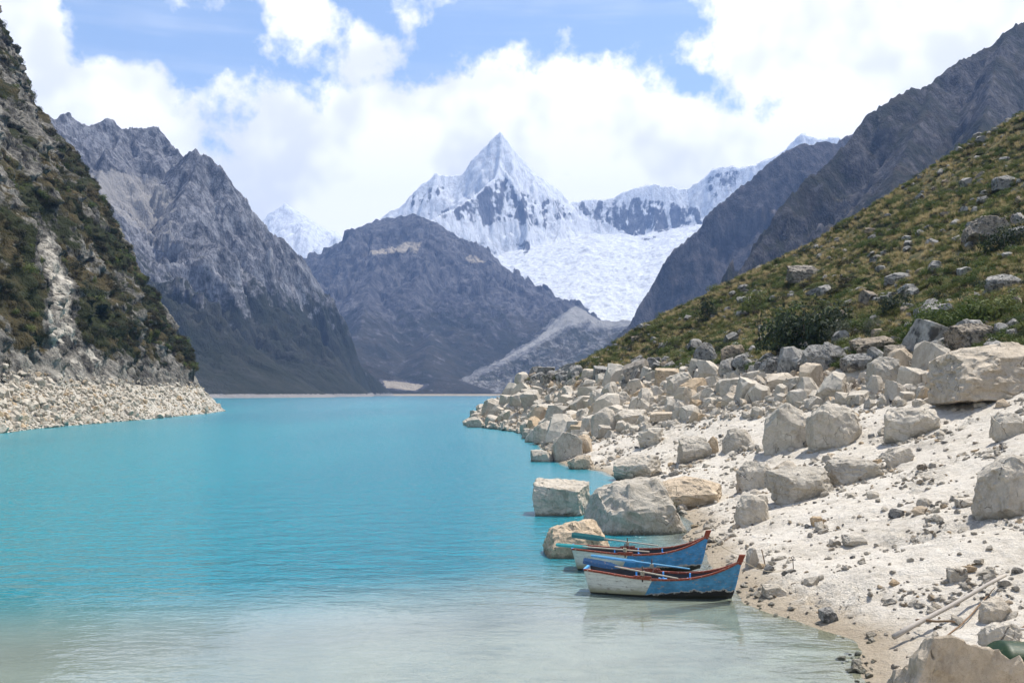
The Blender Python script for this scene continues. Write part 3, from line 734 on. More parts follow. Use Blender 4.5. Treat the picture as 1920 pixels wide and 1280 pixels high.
G, D_ = M_GRAN, M_GRAN_DARK
HERO = [  # left, right, top, foot (photo pixels), shape, seed, material, label
    (1000, 1106, 897, 967, 'block', 3, G, 'square granite block standing in the lake with a green stained side'),
    (1100, 1282, 890, 1002, 'dome', 5, G, 'largest domed boulder at the water edge behind the boats'),
    (1222, 1356, 893, 955, 'slab', 8, G, 'flat leaning slab on the sand beside the largest domed boulder'),
    (1018, 1150, 972, 1046, 'dome', 33, G, 'rounded grey boulder standing in the water behind the stern of the far boat'),
    (1152, 1240, 852, 900, 'slab', 14, G, 'flat block above the largest domed boulder, its shaded face to the lake'),
    (1380, 1452, 862, 919, 'wedge', 21, G, 'wedge boulder with a sharp upright left edge on the open sand'),
    (1444, 1562, 874, 941, 'slab', 23, G, 'long thick pale slab lying in the middle of the sand slope'),
    (1440, 1508, 862, 908, 'tall', 25, G, 'small boulder tucked behind the long pale slab'),
    (1378, 1442, 926, 984, 'round', 27, G, 'cracked round boulder on the sand above the boat bows'),
    (1430, 1524, 756, 846, 'tall', 31, G, 'tall leaning boulder with a shaded front, one of two standing together'),
    (1518, 1616, 750, 840, 'tall', 35, G, 'tall pale slab-sided boulder touching the leaning one'),
    (1657, 1757, 762, 826, 'round', 41, G, 'undercut boulder alone in the upper sand below the huge pale boulder'),
    (1752, 1990, 636, 752, 'dome', 44, G, 'huge pale cracked boulder at the top of the sand on the right edge'),
    (1834, 1990, 852, 968, 'round', 47, G, 'big overhanging boulder cut by the right edge of the picture'),
    (1610, 1905, 1150, 1500, 'gable', 52, G, 'massive shaded boulder in the bottom corner hiding the green boat'),
    (1624, 1690, 668, 726, 'round', 55, G, 'rounded pale boulder perched between dry twigs and the huge boulder'),
    (1658, 1712, 838, 873, 'pyramid', 58, G, 'small pointed stone half buried in the sand below the undercut boulder'),
    (998, 1052, 788, 828, 'tall', 61, G, 'boulder with a dark greenish face at the rubble edge in the water'),
    (1034, 1092, 808, 862, 'pyramid', 63, G, 'broad sloping slab rising out of the lake next to the orange stained rock'),
    (994, 1038, 842, 866, 'wedge', 65, G, 'low flat stone lying alone in the water off the rubble'),
    (1074, 1112, 813, 852, 'tall', 67, G, 'orange stained rock standing among the shore boulders'),
    (904, 947, 746, 777, 'tall', 70, G, 'tall rounded boulder at the tip of the rubble point'),
    (873, 908, 780, 801, 'wedge', 72, G, 'outermost low boulder of the rubble point, in the water'),
    (1066, 1112, 853, 880, 'wedge', 74, G, 'dark fronted low stone at the edge of the small sandy cove'),
    (1108, 1162, 762, 814, 'tall', 76, G, 'split boulder with a deep vertical crack in the rubble'),
    (1148, 1218, 766, 799, 'slab', 78, G, 'wide pale boulder right of the split boulder'),
    (1218, 1264, 772, 793, 'block', 80, G, 'small flat-topped block right of the wide pale boulder'),
    (1146, 1186, 734, 765, 'round', 82, G, 'pale boulder above the wide one in the rubble'),
    (1252, 1306, 696, 742, 'wedge', 84, G, 'tilted layered slab below the grass edge'),
    (1270, 1334, 818, 866, 'slab', 86, G, 'smooth tilted slab in the sand below the rubble'),
    (1326, 1348, 818, 852, 'tall', 87, G, 'narrow upright stone next to the smooth tilted slab'),
    (1356, 1412, 804, 844, 'dome', 88, G, 'half buried pale boulder left of the tall leaning boulder'),
    (1552, 1650, 858, 906, 'wedge', 90, G, 'grey low wedge of rock sticking out of the sand'),
    (1196, 1244, 800, 836, 'round', 92, G, 'brownish angular boulder in the lower rubble'),
    (1226, 1276, 690, 724, 'block', 94, G, 'blocky boulder with a shaded front below the bushes'),
    (1300, 1346, 640, 690, 'tall', 95, D_, 'pointed white-topped rock at the grass edge left of the dark bush'),
    (1504, 1566, 644, 704, 'wedge', 96, D_, 'large black weathered boulder below the dark bush'),
    (1578, 1652, 660, 698, 'round', 97, D_, 'dark rounded boulder beside the black weathered one'),
    (1596, 1690, 628, 668, 'slab', 98, D_, 'long grey flat boulder in the rocks under the shrubs'),
    (1350, 1396, 645, 684, 'round', 99, D_, 'grey boulder at the left end of the dark rock band'),
    (1434, 1476, 670, 704, 'block', 101, D_, 'dark box-shaped rock at the top of the pale rubble'),
    (1656, 1704, 646, 686, 'wedge', 103, D_, 'black angular rock between the long grey boulder and the huge pale one'),
    (1780, 1860, 606, 662, 'wedge', 105, D_, 'dark rock behind the huge pale boulder'),
    (1476, 1542, 494, 530, 'wedge', 107, D_, 'pale leaning slab alone on the skyline of the grassy slope'),
    (1812, 1890, 402, 456, 'pyramid', 109, D_, 'big dark pointed outcrop high on the grassy slope'),
    (1858, 1904, 326, 360, 'wedge', 111, D_, 'small pointed outcrop near the top of the grassy slope'),
    (1846, 1916, 512, 552, 'slab', 113, D_, 'white-faced rock in the bushes low on the grassy slope'),
    (1660, 1712, 508, 534, 'round', 114, D_, 'small grey outcrop in the grass above the largest bushes'),
    (1880, 1960, 420, 452, 'round', 115, D_, 'pale rock cluster beside the big dark pointed outcrop'),
]
import re
SPOTS = []                                                    # landmarks for labels: (column, row, short name)
_CUT = re.compile(r',| (standing|at|on|in|with|beside|behind|above|below|lying|left|right|tucked|touching|alone|cut|hiding|perched|half|next|off|of|among|rising|sticking|between|under|near|high|leaning on|over|growing)( |$)')
def short_name(label):
    m_ = _CUT.search(label, 8); return label[:m_.start()] if m_ else label
def ordinal(k):
    return ['first', 'second', 'third', 'fourth', 'fifth', 'sixth', 'seventh', 'eighth', 'ninth', 'tenth'][k] if k < 10 else '%d%s' % (k + 1, 'th' if 10 <= k % 100 <= 12 else {0: 'st', 1: 'nd', 2: 'rd'}.get(k % 10, 'th'))
def label_by_spot(objs, what):
    """a label for each of many alike things: its rank going out from the nearest landmark"""
    sp = np.array([(a_, b_) for a_, b_, _ in SPOTS]); buckets = {}
    for o_ in objs:
        px_, py_ = project(o_.location.x, np.array(o_.location.y), o_.location.z); dx = px_ - sp[:, 0]; dy = (py_ - sp[:, 1]) * 1.3
        k = int(np.argmin(np.hypot(dx, dy))); way = ('right of' if dx[k] > 0 else 'left of') if abs(dx[k]) > abs(dy[k]) else ('below' if dy[k] > 0 else 'above')
        buckets.setdefault((k, way), []).append((float(np.hypot(dx[k], dy[k])), o_))
    for (k, way), lst in buckets.items():
        for n_, (_, o_) in enumerate(sorted(lst, key=lambda q: q[0])):
            o_['label'] = '%s, %s the %s' % (what, ('the one ' if len(lst) == 1 else ordinal(n_) + ' ') + way, SPOTS[k][2])
hero_xy = []
for (x0, x1, yt, yb, shape, seed, mt, label) in HERO:
    cx = (x0 + x1) / 2
    gx0, d, gz = on_ground(cx, yb)
    wdt = (x1 - x0) / F * d; dpt = wdt * 0.85
    hgt = max((yb - yt) / F * d - dpt * 0.4 * max(CAMZ - gz, 0) / d, wdt * 0.25)
    yc = d + dpt * 0.42
    xc = (cx - CX) / F * yc
    zc = float(bank_height(xc, yc, False)) if gz > 0.3 else max(float(bank_height(xc, yc, False)), -0.3)
    zc = min(zc, gz + 0.25 * hgt)
    me = rock_mesh('boulder', seed, (wdt * yc / d, dpt, hgt + max(gz, 0) - zc), 0.06 if wdt / d * F > 60 else 0.09, shape, mt, rough=0.06, sink=0.25)
    o = new_obj('boulder', me); o.location = (xc, yc, zc); o.rotation_euler = (0, 0, random.Random(seed).uniform(-.25, .25))
    tag(o, label, 'boulder', 'large boulders on the shore')
    hero_xy.append((xc, yc, wdt * 0.6)); SPOTS.append((cx, (yt + yb) / 2, short_name(label)))
hero_xy = np.array(hero_xy)

SH = ['round', 'wedge', 'slab', 'tall', 'block', 'pyramid']
R_PALE = [rock_mesh('boulder', 300 + i, (1, .9, .7), .16, SH[i % 6], M_GRAN, 0.05) for i in range(12)]
R_DARK = [rock_mesh('boulder', 400 + i, (1, .9, .7), .16, SH[i % 6], M_GRAN_DARK, 0.05) for i in range(6)]
R_SMALL = [rock_mesh('stone', 500 + i, (1, .8, .55), None, SH[i % 6], M_GRAN, 0.08) for i in range(6)]
R_SMALL_D = [rock_mesh('stone', 520 + i, (1, .8, .6), None, SH[i % 6], M_GRAN_DARK, 0.08) for i in range(4)]


def hidden_sources(meshes, name):
    out = []
    for m_ in meshes:
        o = bpy.data.objects.new(name + '_source', m_); out.append(o)
    return out


def scatter(name, pts, rots, scl, idx, sources, label, cat):
    """one object of countless pieces: geometry nodes place each source mesh on its points"""
    me = bpy.data.meshes.new(name)
    me.vertices.add(len(pts)); me.vertices.foreach_set('co', np.asarray(pts, np.float32).ravel())
    a = me.attributes.new('rot', 'FLOAT_VECTOR', 'POINT'); a.data.foreach_set('vector', np.asarray(rots, np.float32).ravel())
    a = me.attributes.new('scl', 'FLOAT_VECTOR', 'POINT'); a.data.foreach_set('vector', np.asarray(scl, np.float32).ravel())
    a = me.attributes.new('pick', 'INT', 'POINT'); a.data.foreach_set('value', np.asarray(idx, np.int32))
    o = bpy.data.objects.new(name, me); COL.objects.link(o)
    ng = bpy.data.node_groups.new(name, 'GeometryNodeTree')
    ng.interface.new_socket('Geometry', in_out='INPUT', socket_type='NodeSocketGeometry')
    ng.interface.new_socket('Geometry', in_out='OUTPUT', socket_type='NodeSocketGeometry')
    N = ng.nodes; Lk = ng.links
    gi = N.new('NodeGroupInput'); go = N.new('NodeGroupOutput'); jn = N.new('GeometryNodeJoinGeometry')
    def named(nm, typ):
        q = N.new('GeometryNodeInputNamedAttribute'); q.data_type = typ; q.inputs[0].default_value = nm
        return [s for s in q.outputs if s.enabled and s.name == 'Attribute'][0]
    rt, sl, pk = named('rot', 'FLOAT_VECTOR'), named('scl', 'FLOAT_VECTOR'), named('pick', 'INT')
    for k, src in enumerate(sources):
        cmp_ = N.new('FunctionNodeCompare'); cmp_.data_type = 'INT'; cmp_.operation = 'EQUAL'
        Lk.new(pk, cmp_.inputs[2]); cmp_.inputs[3].default_value = k
        oi = N.new('GeometryNodeObjectInfo'); oi.inputs[0].default_value = src; oi.inputs['As Instance'].default_value = True
        ip = N.new('GeometryNodeInstanceOnPoints')
        Lk.new(gi.outputs[0], ip.inputs['Points']); Lk.new(cmp_.outputs[0], ip.inputs['Selection']); Lk.new(oi.outputs['Geometry'], ip.inputs['Instance'])
        Lk.new(rt, ip.inputs['Rotation']); Lk.new(sl, ip.inputs['Scale']); Lk.new(ip.outputs[0], jn.inputs[0])
    Lk.new(jn.outputs[0], go.inputs[0])
    md = o.modifiers.new('scatter', 'NODES'); md.node_group = ng
    tag(o, label, cat, kind='stuff')
    return o


# ---- the boulder field between sand and grass: the largest as single boulders, the rest as rubble
rr = np.random.default_rng(77)
N0 = 42000
yy = np.exp(rr.uniform(math.log(42), math.log(215), N0)); tt_ = rr.uniform(-0.12, 1.28, N0)
xx = shore_x(yy) + tt_ * beach_w(yy)
lo_t = np.interp(yy, [42, 60, 85, 100, 125], [0.84, 0.70, 0.50, 0.15, -0.15])
dens = sstep(tt_, lo_t - 0.05, lo_t + 0.22) * (1 - 0.8 * sstep(tt_, 1.08, 1.2)) * (0.45 + 0.9 * fbm(xx / 6, yy / 9, 5.0, 3) + .25)
keep = (rr.random(N0) < np.clip(dens, 0, 1)) & (np.abs(xx / yy) < 0.62)
xx, yy, tt_ = xx[keep], yy[keep], tt_[keep]
size = np.clip(np.exp(rr.normal(-1.0, 0.68, len(xx))), 0.14, 3.0) * np.interp(yy, [40, 80, 140, 210], [0.75, 0.95, 1.15, 1.25])
zz = bank_height(xx, yy, False)
gap = np.min(np.hypot(xx[:, None] - hero_xy[None, :, 0], yy[:, None] - hero_xy[None, :, 1]) - hero_xy[None, :, 2], axis=1) - size * 0.35
ok = (gap > 0) & (zz > -0.25)
xx, yy, zz, tt_, size = xx[ok], yy[ok], zz[ok], tt_[ok], size[ok]
px_size = size / yy
order = np.argsort(-px_size)
NB = 190
taken = []
for i in order:
    if len(taken) >= NB: break
    if all(math.hypot(xx[i] - xx[j], yy[i] - yy[j]) > 0.42 * (size[i] + size[j]) for j in taken): taken.append(i)
is_big = np.zeros(len(xx), bool); is_big[taken] = True
rb = random.Random(4); pale_set, dark_set = [], []
for i in taken:
    dark = tt_[i] > rb.uniform(0.92, 1.08)
    o = new_obj('boulder', (R_DARK if dark else R_PALE)[rb.randrange(6 if dark else 12)])
    s = float(size[i]); o.location = (float(xx[i]), float(yy[i]), float(zz[i]))
    o.rotation_euler = (rb.uniform(-.3, .3), rb.uniform(-.3, .3), rb.uniform(0, 6.3)); o.scale = (s * rb.uniform(.85, 1.25), s * rb.uniform(.8, 1.1), s * rb.uniform(.75, 1.35))
    if dark: tag(o, 'dark lichened boulder in the band of rocks along the grass edge', 'boulder', 'dark boulders along the grass edge'); dark_set.append(o)
    else: tag(o, 'pale angular boulder lying in the rubble between lake and grass', 'boulder', 'pale boulders of the shore rubble'); pale_set.append(o)
label_by_spot(pale_set, 'pale rubble boulder'); label_by_spot(dark_set, 'dark lichened rubble boulder')
rest = (~is_big)
n = int(rest.sum())
rots = np.stack([rr.uniform(-.5, .5, n), rr.uniform(-.5, .5, n), rr.uniform(0, 6.3, n)], 1)
scl = size[rest][:, None] * np.stack([rr.uniform(.8, 1.3, n), rr.uniform(.8, 1.2, n), rr.uniform(.7, 1.4, n)], 1)
dk = tt_[rest] > rr.uniform(0.92, 1.08, n)
pick = np.where(dk, 6 + rr.integers(0, 4, n), rr.integers(0, 6, n))
SRC_ST = hidden_sources(R_SMALL + R_SMALL_D, 'stone')
scatter('rubble', np.stack([xx, yy, zz], 1)[rest], rots, scl, pick, SRC_ST, 'broken pale stones filling the gaps between the shore boulders', 'rubble')

# ---- pebbles, chips and clods on the sand
N1 = 70000
yy = np.exp(rr.uniform(math.log(17), math.log(110), N1)); tt_ = rr.uniform(-0.012, 0.98, N1); xx = shore_x(yy) + tt_ * beach_w(yy)
cl = fbm(xx / 2.6, yy / 3.4, 1.0, 4)
keep = (rr.random(N1) < np.clip(0.06 + 2.2 * (cl - 0.08), 0.04, 1)) & (np.abs(xx / yy) < 0.6)
xx, yy = xx[keep], yy[keep]; n = len(xx); zz = bank_height(xx, yy)
ss = np.clip(np.exp(rr.normal(-2.55, 0.6, n)), 0.025, 0.42) * np.interp(yy, [17, 40, 110], [0.9, 1.3, 2.6])
scatter('gravel', np.stack([xx, yy, zz], 1), np.stack([rr.uniform(-.6, .6, n), rr.uniform(-.6, .6, n), rr.uniform(0, 6.3, n)], 1),
        ss[:, None] * np.stack([rr.uniform(.8, 1.5, n), rr.uniform(.8, 1.2, n), rr.uniform(.5, 1.2, n)], 1), np.where(rr.random(n) < .9, rr.integers(0, 6, n), 6 + rr.integers(0, 4, n)), SRC_ST,
        'scattered pebbles and crusty clods on the sand slope', 'gravel')
# single stones lying on the open sand
STONES = [(1735, 950, 26, 16, 'small tan stone beside a pair of others on the open sand'), (1822, 948, 44, 14, 'flat tan stone left of the overhanging boulder'), (1558, 1168, 34, 26, 'dark pointed stone at the edge of the wet sand'),
          (1412, 1066, 24, 36, 'upright grey stone stuck in the sand beside the near boat bow'), (1800, 1092, 40, 24, 'square brown stone above the long driftwood pole'), (1878, 1165, 60, 42, 'grey boulder behind the white pole near the corner'),
          (1608, 1025, 44, 18, 'flat clod of crust in the middle of the sand slope'), (1455, 1118, 46, 22, 'low pale stone by the water edge near the boats'), (1890, 1215, 70, 40, 'grey rough boulder above the green boat'),
          (1535, 985, 26, 16, 'grey stone below the long pale slab'), (1640, 935, 22, 14, 'little brown stone in the upper sand'), (1283, 1020, 22, 10, 'white stone at the cove behind the far boat'), (1900, 820, 60, 50, 'brownish lump of rock above the overhanging boulder')]
for i, (px, py, wp, hp, label) in enumerate(STONES):
    x, d, z = on_ground(px, py)
    me = rock_mesh('stone', 700 + i, (wp / F * d, wp / F * d * .8, hp / F * d), .09, ['round', 'slab', 'wedge', 'pyramid', 'block'][i % 5], M_GRAN if i not in (2,) else M_GRAN_DARK, 0.07)
    o = new_obj('stone', me); o.location = (x, d + wp / F * d * .35, float(bank_height(x, d + wp / F * d * .35)) ); tag(o, label, 'stone', 'stones on the open sand')

# ---- scree under the cliff
N2 = 17000
yy = rr.uniform(120, 345, N2); zz = rr.uniform(-0.2, 11, N2) ** 1.0
keep = rr.random(N2) < np.clip(np.interp(yy, [120, 200, 240, 345], [1, .9, .45, .18]) * sstep(zz, 11.5, 6), 0, 1)
yy, zz = yy[keep], zz[keep]; xx = cliff_x(yy, zz)
size = np.clip(np.exp(rr.normal(-1.1, 0.68, len(xx))), 0.16, 2.0)
order = np.argsort(-size / yy); big = order[:48]; isb = np.zeros(len(xx), bool); isb[big] = True
for n_, i in enumerate(sorted(big, key=lambda q: xx[q] / yy[q])):
    o = new_obj('boulder', R_PALE[rb.randrange(12)]); s = float(size[i])
    o.location = (float(xx[i]), float(yy[i]), float(zz[i])); o.rotation_euler = (rb.uniform(-.4, .4), rb.uniform(0, .7), rb.uniform(0, 6.3)); o.scale = (s * 1.1, s, s * rb.uniform(.8, 1.2))
    tag(o, 'pale block in the scree under the cliff, %s from the left' % ordinal(n_), 'boulder', 'blocks of the scree under the cliff')
r_ = ~isb; n = int(r_.sum())
scatter('scree', np.stack([xx, yy, zz], 1)[r_], np.stack([rr.uniform(-.6, .6, n), rr.uniform(0, .9, n), rr.uniform(0, 6.3, n)], 1), size[r_][:, None] * np.stack([rr.uniform(.8, 1.3, n), rr.uniform(.8, 1.2, n), rr.uniform(.7, 1.2, n)], 1),
        rr.integers(0, 6, n), SRC_ST, 'pale broken scree along the waterline under the cliff', 'scree')


# ------------------------------------------------------------------ plants
def leaf_mat(name, c0, c1, c2):
    m, t = mat(name)
    rnd = t.n('ShaderNodeObjectInfo').outputs['Random']
    P = t.n('ShaderNodeTexCoord').outputs['Object']
    g = t.n('ShaderNodeNewGeometry').outputs['Random Per Island']
    c = t.mix(g, c0, c1)
    wp = t.n('ShaderNodeNewGeometry').outputs['Position']
    drift = t.m('ADD', t.m('MULTIPLY', rnd, 0.45), t.m('MULTIPLY', t.noise(wp, 0.11, 2), 1.0))
    c = t.mix(t.smooth(drift, 0.62, 0.9), c, c2)
    b = t.n('ShaderNodeBsdfPrincipled', {'Base Color': c, 'Roughness': 0.75, 'Specular IOR Level': 0.2})
    tr = t.n('ShaderNodeBsdfTranslucent', {0: c})
    mx_ = t.n('ShaderNodeMixShader', {0: 0.25, 1: b.outputs[0], 2: tr.outputs[0]})
    t.n('ShaderNodeOutputMaterial', {0: mx_.outputs[0]})
    return m


M_GRASS = leaf_mat('straw_grass', (0.085, 0.105, 0.03), (0.19, 0.19, 0.065), (0.46, 0.37, 0.20))
M_BUSH = leaf_mat('bush_leaves', (0.045, 0.075, 0.020), (0.12, 0.16, 0.042), (0.15, 0.17, 0.055))
M_BUSH_D = leaf_mat('dark_bush_leaves', (0.022, 0.034, 0.018), (0.05, 0.066, 0.032), (0.045, 0.06, 0.035))
M_BUSH_G = leaf_mat('grey_bush_leaves', (0.10, 0.115, 0.075), (0.17, 0.18, 0.12), (0.13, 0.14, 0.09))
M_BROWN = leaf_mat('brown_brush_leaves', (0.030, 0.030, 0.017), (0.075, 0.062, 0.034), (0.045, 0.046, 0.026))
M_TWIG = simple_mat('dry_twigs', (0.22, 0.18, 0.145), 0.9, 0.3)


def tussock(seed, n=46):
    r = np.random.default_rng(seed); V = []; Fc = []
    for i in range(n):
        a = r.uniform(0, 6.28); rad = r.uniform(0, .22); bx, by = rad * math.cos(a), rad * math.sin(a)
        lean = r.uniform(.1, .75); h = r.uniform(.45, 1.0); a2 = a + r.normal() * .5
        dx, dy = math.cos(a2), math.sin(a2); wx_, wy2 = -dy * .028, dx * .028
        k = len(V)
        for q, (f, wd) in enumerate(((0, 1), (.55, .8), (1, .12))):
            o = lean * f ** 1.8 * .8; z = h * f * (1 - .25 * lean * f)
            V += [(bx + dx * o - wx_ * wd, by + dy * o - wy2 * wd, z - .05), (bx + dx * o + wx_ * wd, by + dy * o + wy2 * wd, z - .05)]
        Fc += [(k, k + 1, k + 3, k + 2), (k + 2, k + 3, k + 5, k + 4)]
    me = bpy.data.meshes.new('tussock'); me.from_pydata(V, [], Fc); return me


def bush_mesh(seed, n=900, leaf=.08, lobes=13, flat=.62):
    r = np.random.default_rng(seed)
    c = r.normal(size=(lobes, 3)); c /= np.linalg.norm(c, axis=1)[:, None]; c *= r.uniform(.25, .68, (lobes, 1)); c[:, 2] = np.abs(c[:, 2]) * flat
    rad = r.uniform(.2, .42, lobes)
    li = r.integers(0, lobes, n)
    d = r.normal(size=(n, 3)); d /= np.linalg.norm(d, axis=1)[:, None]
    p = c[li] + d * (rad[li] * r.uniform(.72, 1.08, n))[:, None]; p[:, 2] = np.maximum(p[:, 2] * 1.0 + .12, .01)
    nrm = d + r.normal(size=(n, 3)) * .55; nrm[:, 2] += .25; nrm /= np.linalg.norm(nrm, axis=1)[:, None]
    u = np.cross(nrm, r.normal(size=(n, 3))); u /= np.linalg.norm(u, axis=1)[:, None]; v = np.cross(nrm, u)
    s = leaf * r.uniform(.6, 1.3, n)[:, None]
    V = np.stack([p - u * s * .5, p + v * s * .32, p + u * s * .9, p - v * s * .32], 1).reshape(-1, 3)
    me = bpy.data.meshes.new('foliage'); me.from_pydata(V.tolist(), [], [(4 * i, 4 * i + 1, 4 * i + 2, 4 * i + 3) for i in range(n)]); return me


def twig_mesh(name, seed, n=26, thick=.012, spread=.8, forks=3):
    r = np.random.default_rng(seed); V = []; Fc = []
    def strip(a, b, w0, w1):
        k = len(V); d = np.array(b) - np.array(a); s = np.cross(d, (0.3, 0.2, 1)); s /= np.linalg.norm(s) + 1e-9; q = np.cross(d, s); q /= np.linalg.norm(q) + 1e-9
        for p, w_ in ((a, w0), (b, w1)):
            for j in range(3):
                an = j * 2.094; V.append(tuple(np.array(p) + (s * math.cos(an) + q * math.sin(an)) * w_))
        for j in range(3): Fc.append((k + j, k + (j + 1) % 3, k + 3 + (j + 1) % 3, k + 3 + j))
    for i in range(n):
        a = r.uniform(0, 6.28); l = r.uniform(.4, .95); p0 = np.array([r.normal() * .06, r.normal() * .06, -.03]); d = np.array([math.cos(a) * spread, math.sin(a) * spread, r.uniform(.5, 1.1)]); d /= np.linalg.norm(d)
        p1 = p0 + d * l * .55; strip(p0, p1, thick, thick * .7)
        for f in range(forks):
            d2 = d + r.normal(size=3) * .45; d2 /= np.linalg.norm(d2); strip(p1, p1 + d2 * l * r.uniform(.25, .55), thick * .65, thick * .2)
    me = bpy.data.meshes.new(name); me.from_pydata(V, [], Fc); return me


TUS = [tussock(i) for i in range(4)]
for m_ in TUS: m_.materials.append(M_GRASS)
BU = {}
for key, mt in (('green', M_BUSH), ('dark', M_BUSH_D), ('grey', M_BUSH_G), ('brown', M_BROWN)):
    BU[key] = [bush_mesh(50 + i) for i in range(3)]
    for m_ in BU[key]: m_.materials.append(mt)
STEM = twig_mesh('stems', 3, 12, .02, .7, 2); STEM.materials.append(M_TWIG)
DRY = [twig_mesh('twigs', 20 + i, 34, .011, .9, 4) for i in range(2)]
for m_ in DRY: m_.materials.append(M_TWIG)


def slope_pts(n, ymin=38, ymax=205, smax=120, seed=1):
    r = np.random.default_rng(seed)
    y = np.exp(r.uniform(math.log(ymin), math.log(ymax), n)); s = r.uniform(0.92, 1, n) * 0 + beach_w(y) * r.uniform(.97, 1.02, n) + smax * r.random(n) ** 1.5
    x = shore_x(y) + s
    ok_ = (x / y < 0.58)
    return x[ok_], y[ok_]


# grass over the slope
x, y = slope_pts(60000, seed=2)
g_ = fbm(x / 7, y / 9, 3.0, 3)
r2 = np.random.default_rng(3)
ok_ = r2.random(len(x)) < np.clip(0.62 + 1.1 * g_, 0.12, 1)
x, y = x[ok_], y[ok_]; z = bank_height(x, y); ok_ = z > 8.1; x, y, z = x[ok_], y[ok_], z[ok_]; n = len(x)
s = r2.uniform(.42, .95, n) * np.interp(y, [40, 120, 205], [0.8, 1.0, 1.25])
scatter('grass', np.stack([x, y, z], 1), np.stack([r2.uniform(-.12, .12, n), r2.uniform(-.3, .05, n), r2.uniform(0, 6.3, n)], 1), s[:, None] * np.array([1.15, 1.15, 1]), r2.integers(0, 4, n), hidden_sources(TUS, 'tussock'),
        'straw coloured tussock grass covering the slope', 'grass')
# low undergrowth between the grass
x, y = slope_pts(40000, seed=5)
g_ = fbm(x / 9, y / 12, 7.0, 3)
ok_ = r2.random(len(x)) < np.clip(0.62 + 1.7 * g_, 0.08, 1)
x, y = x[ok_], y[ok_]; z = bank_height(x, y); ok_ = z > 8.0; x, y, z = x[ok_], y[ok_], z[ok_]; n = len(x)
s = np.clip(np.exp(r2.normal(-.62, .45, n)), .25, 1.6) * np.interp(y, [40, 120, 205], [0.85, 1.0, 1.2])
SRC_B = hidden_sources(BU['green'] + BU['dark'] + BU['grey'] + BU['brown'], 'bush')
pk = np.where(r2.random(n) < .66, r2.integers(0, 3, n), np.where(r2.random(n) < .5, 3 + r2.integers(0, 3, n), 9 + r2.integers(0, 3, n)))
scatter('undergrowth', np.stack([x, y, z], 1), np.stack([x * 0, x * 0, r2.uniform(0, 6.3, n)], 1), s[:, None] * np.stack([r2.uniform(.9, 1.3, n), r2.uniform(.9, 1.3, n), r2.uniform(.7, 1.1, n)], 1), pk, SRC_B,
        'low green shrubs mixed into the grass of the slope', 'undergrowth')
# small rocks in the grass
x, y = slope_pts(6500, seed=8)
g_ = fbm(x / 14, y / 20, 2.0, 3); ok_ = r2.random(len(x)) < np.clip(0.25 + 1.4 * g_ + 0.006 * (x - shore_x(y)), 0.03, 1)
x, y = x[ok_], y[ok_]; z = bank_height(x, y); n = len(x); s = np.clip(np.exp(r2.normal(-.75, .6, n)), .2, 1.9)
scatter('slope_rubble', np.stack([x, y, z + .12 * s], 1), np.stack([r2.uniform(-.4, .4, n), r2.uniform(-.7, 0, n), r2.uniform(0, 6.3, n)], 1), s[:, None] * np.stack([r2.uniform(.9, 1.5, n), r2.uniform(.8, 1.2, n), r2.uniform(.7, 1.3, n)], 1), r2.integers(6, 10, n), SRC_ST,
        'grey stones showing through the grass of the slope', 'rubble')

BUSHES = [  # column, foot row, width, height in pixels, kind, label
    (1540, 650, 170, 92, 'dark', 'largest dark bush, standing over the rocks in the middle of the slope foot'), (1478, 636, 80, 56, 'green', 'bright green bush leaning on the left of the largest dark bush'),
    (1332, 600, 56, 38, 'dark', 'lone round bush on the skyline at the slope end'), (1645, 622, 50, 32, 'grey', 'grey-green cushion bush above the long grey boulder'),
    (1262, 655, 46, 26, 'green', 'small bush at the thin end of the slope'), (1580, 640, 60, 40, 'grey', 'silvery bush right of the largest dark bush'),
    (1770, 640, 110, 60, 'green', 'wide green bush behind the huge pale boulder'), (1865, 610, 120, 62, 'green', 'fresh green bush near the right edge above the huge pale boulder'),
    (1420, 585, 70, 36, 'green', 'low wide bush on the skyline left of the leaning slab'), (1690, 585, 80, 42, 'dark', 'dark green bush in the middle of the slope above the grey-green cushion'),
    (1900, 470, 90, 50, 'dark', 'dark bush below the big dark pointed outcrop'), (1390, 668, 60, 26, 'green', 'flat green bush in the rocks at the grass edge'), (1720, 655, 60, 34, 'green', 'green bush between the dark rocks left of the huge pale boulder')]
for i, (px, py, wp, hp, kd, label) in enumerate(BUSHES):
    x, d, z = on_ground(px, py); rt = empty('bush', (x, d + .3 * wp / F * d, float(bank_height(x, d + .3 * wp / F * d)) - .05), (0, 0, i * 1.3))
    sx, sz = wp / F * d * .66, hp / F * d * 1.5
    for k in range(3 if wp > 100 else 1):
        f_ = new_obj('foliage', BU[kd][(i + k) % 3], parent=rt); f_.scale = (sx, sx * .9, sz); f_.rotation_euler = (0, 0, k * 2.1)
        if k: f_.location = (sx * .35 * (-1) ** k, sx * .2, 0); f_.scale = (sx * .75, sx * .7, sz * .85)
    st_ = new_obj('stems', STEM, parent=rt); st_.scale = (sx * .7, sx * .7, sz * .8)
    tag(rt, label, 'bush', 'bushes on the slope'); SPOTS.append((px, py - hp / 2, short_name(label)))
rb2 = random.Random(9)
x, y = slope_pts(900, seed=12); z = bank_height(x, y); c_ = 0; small_set = []
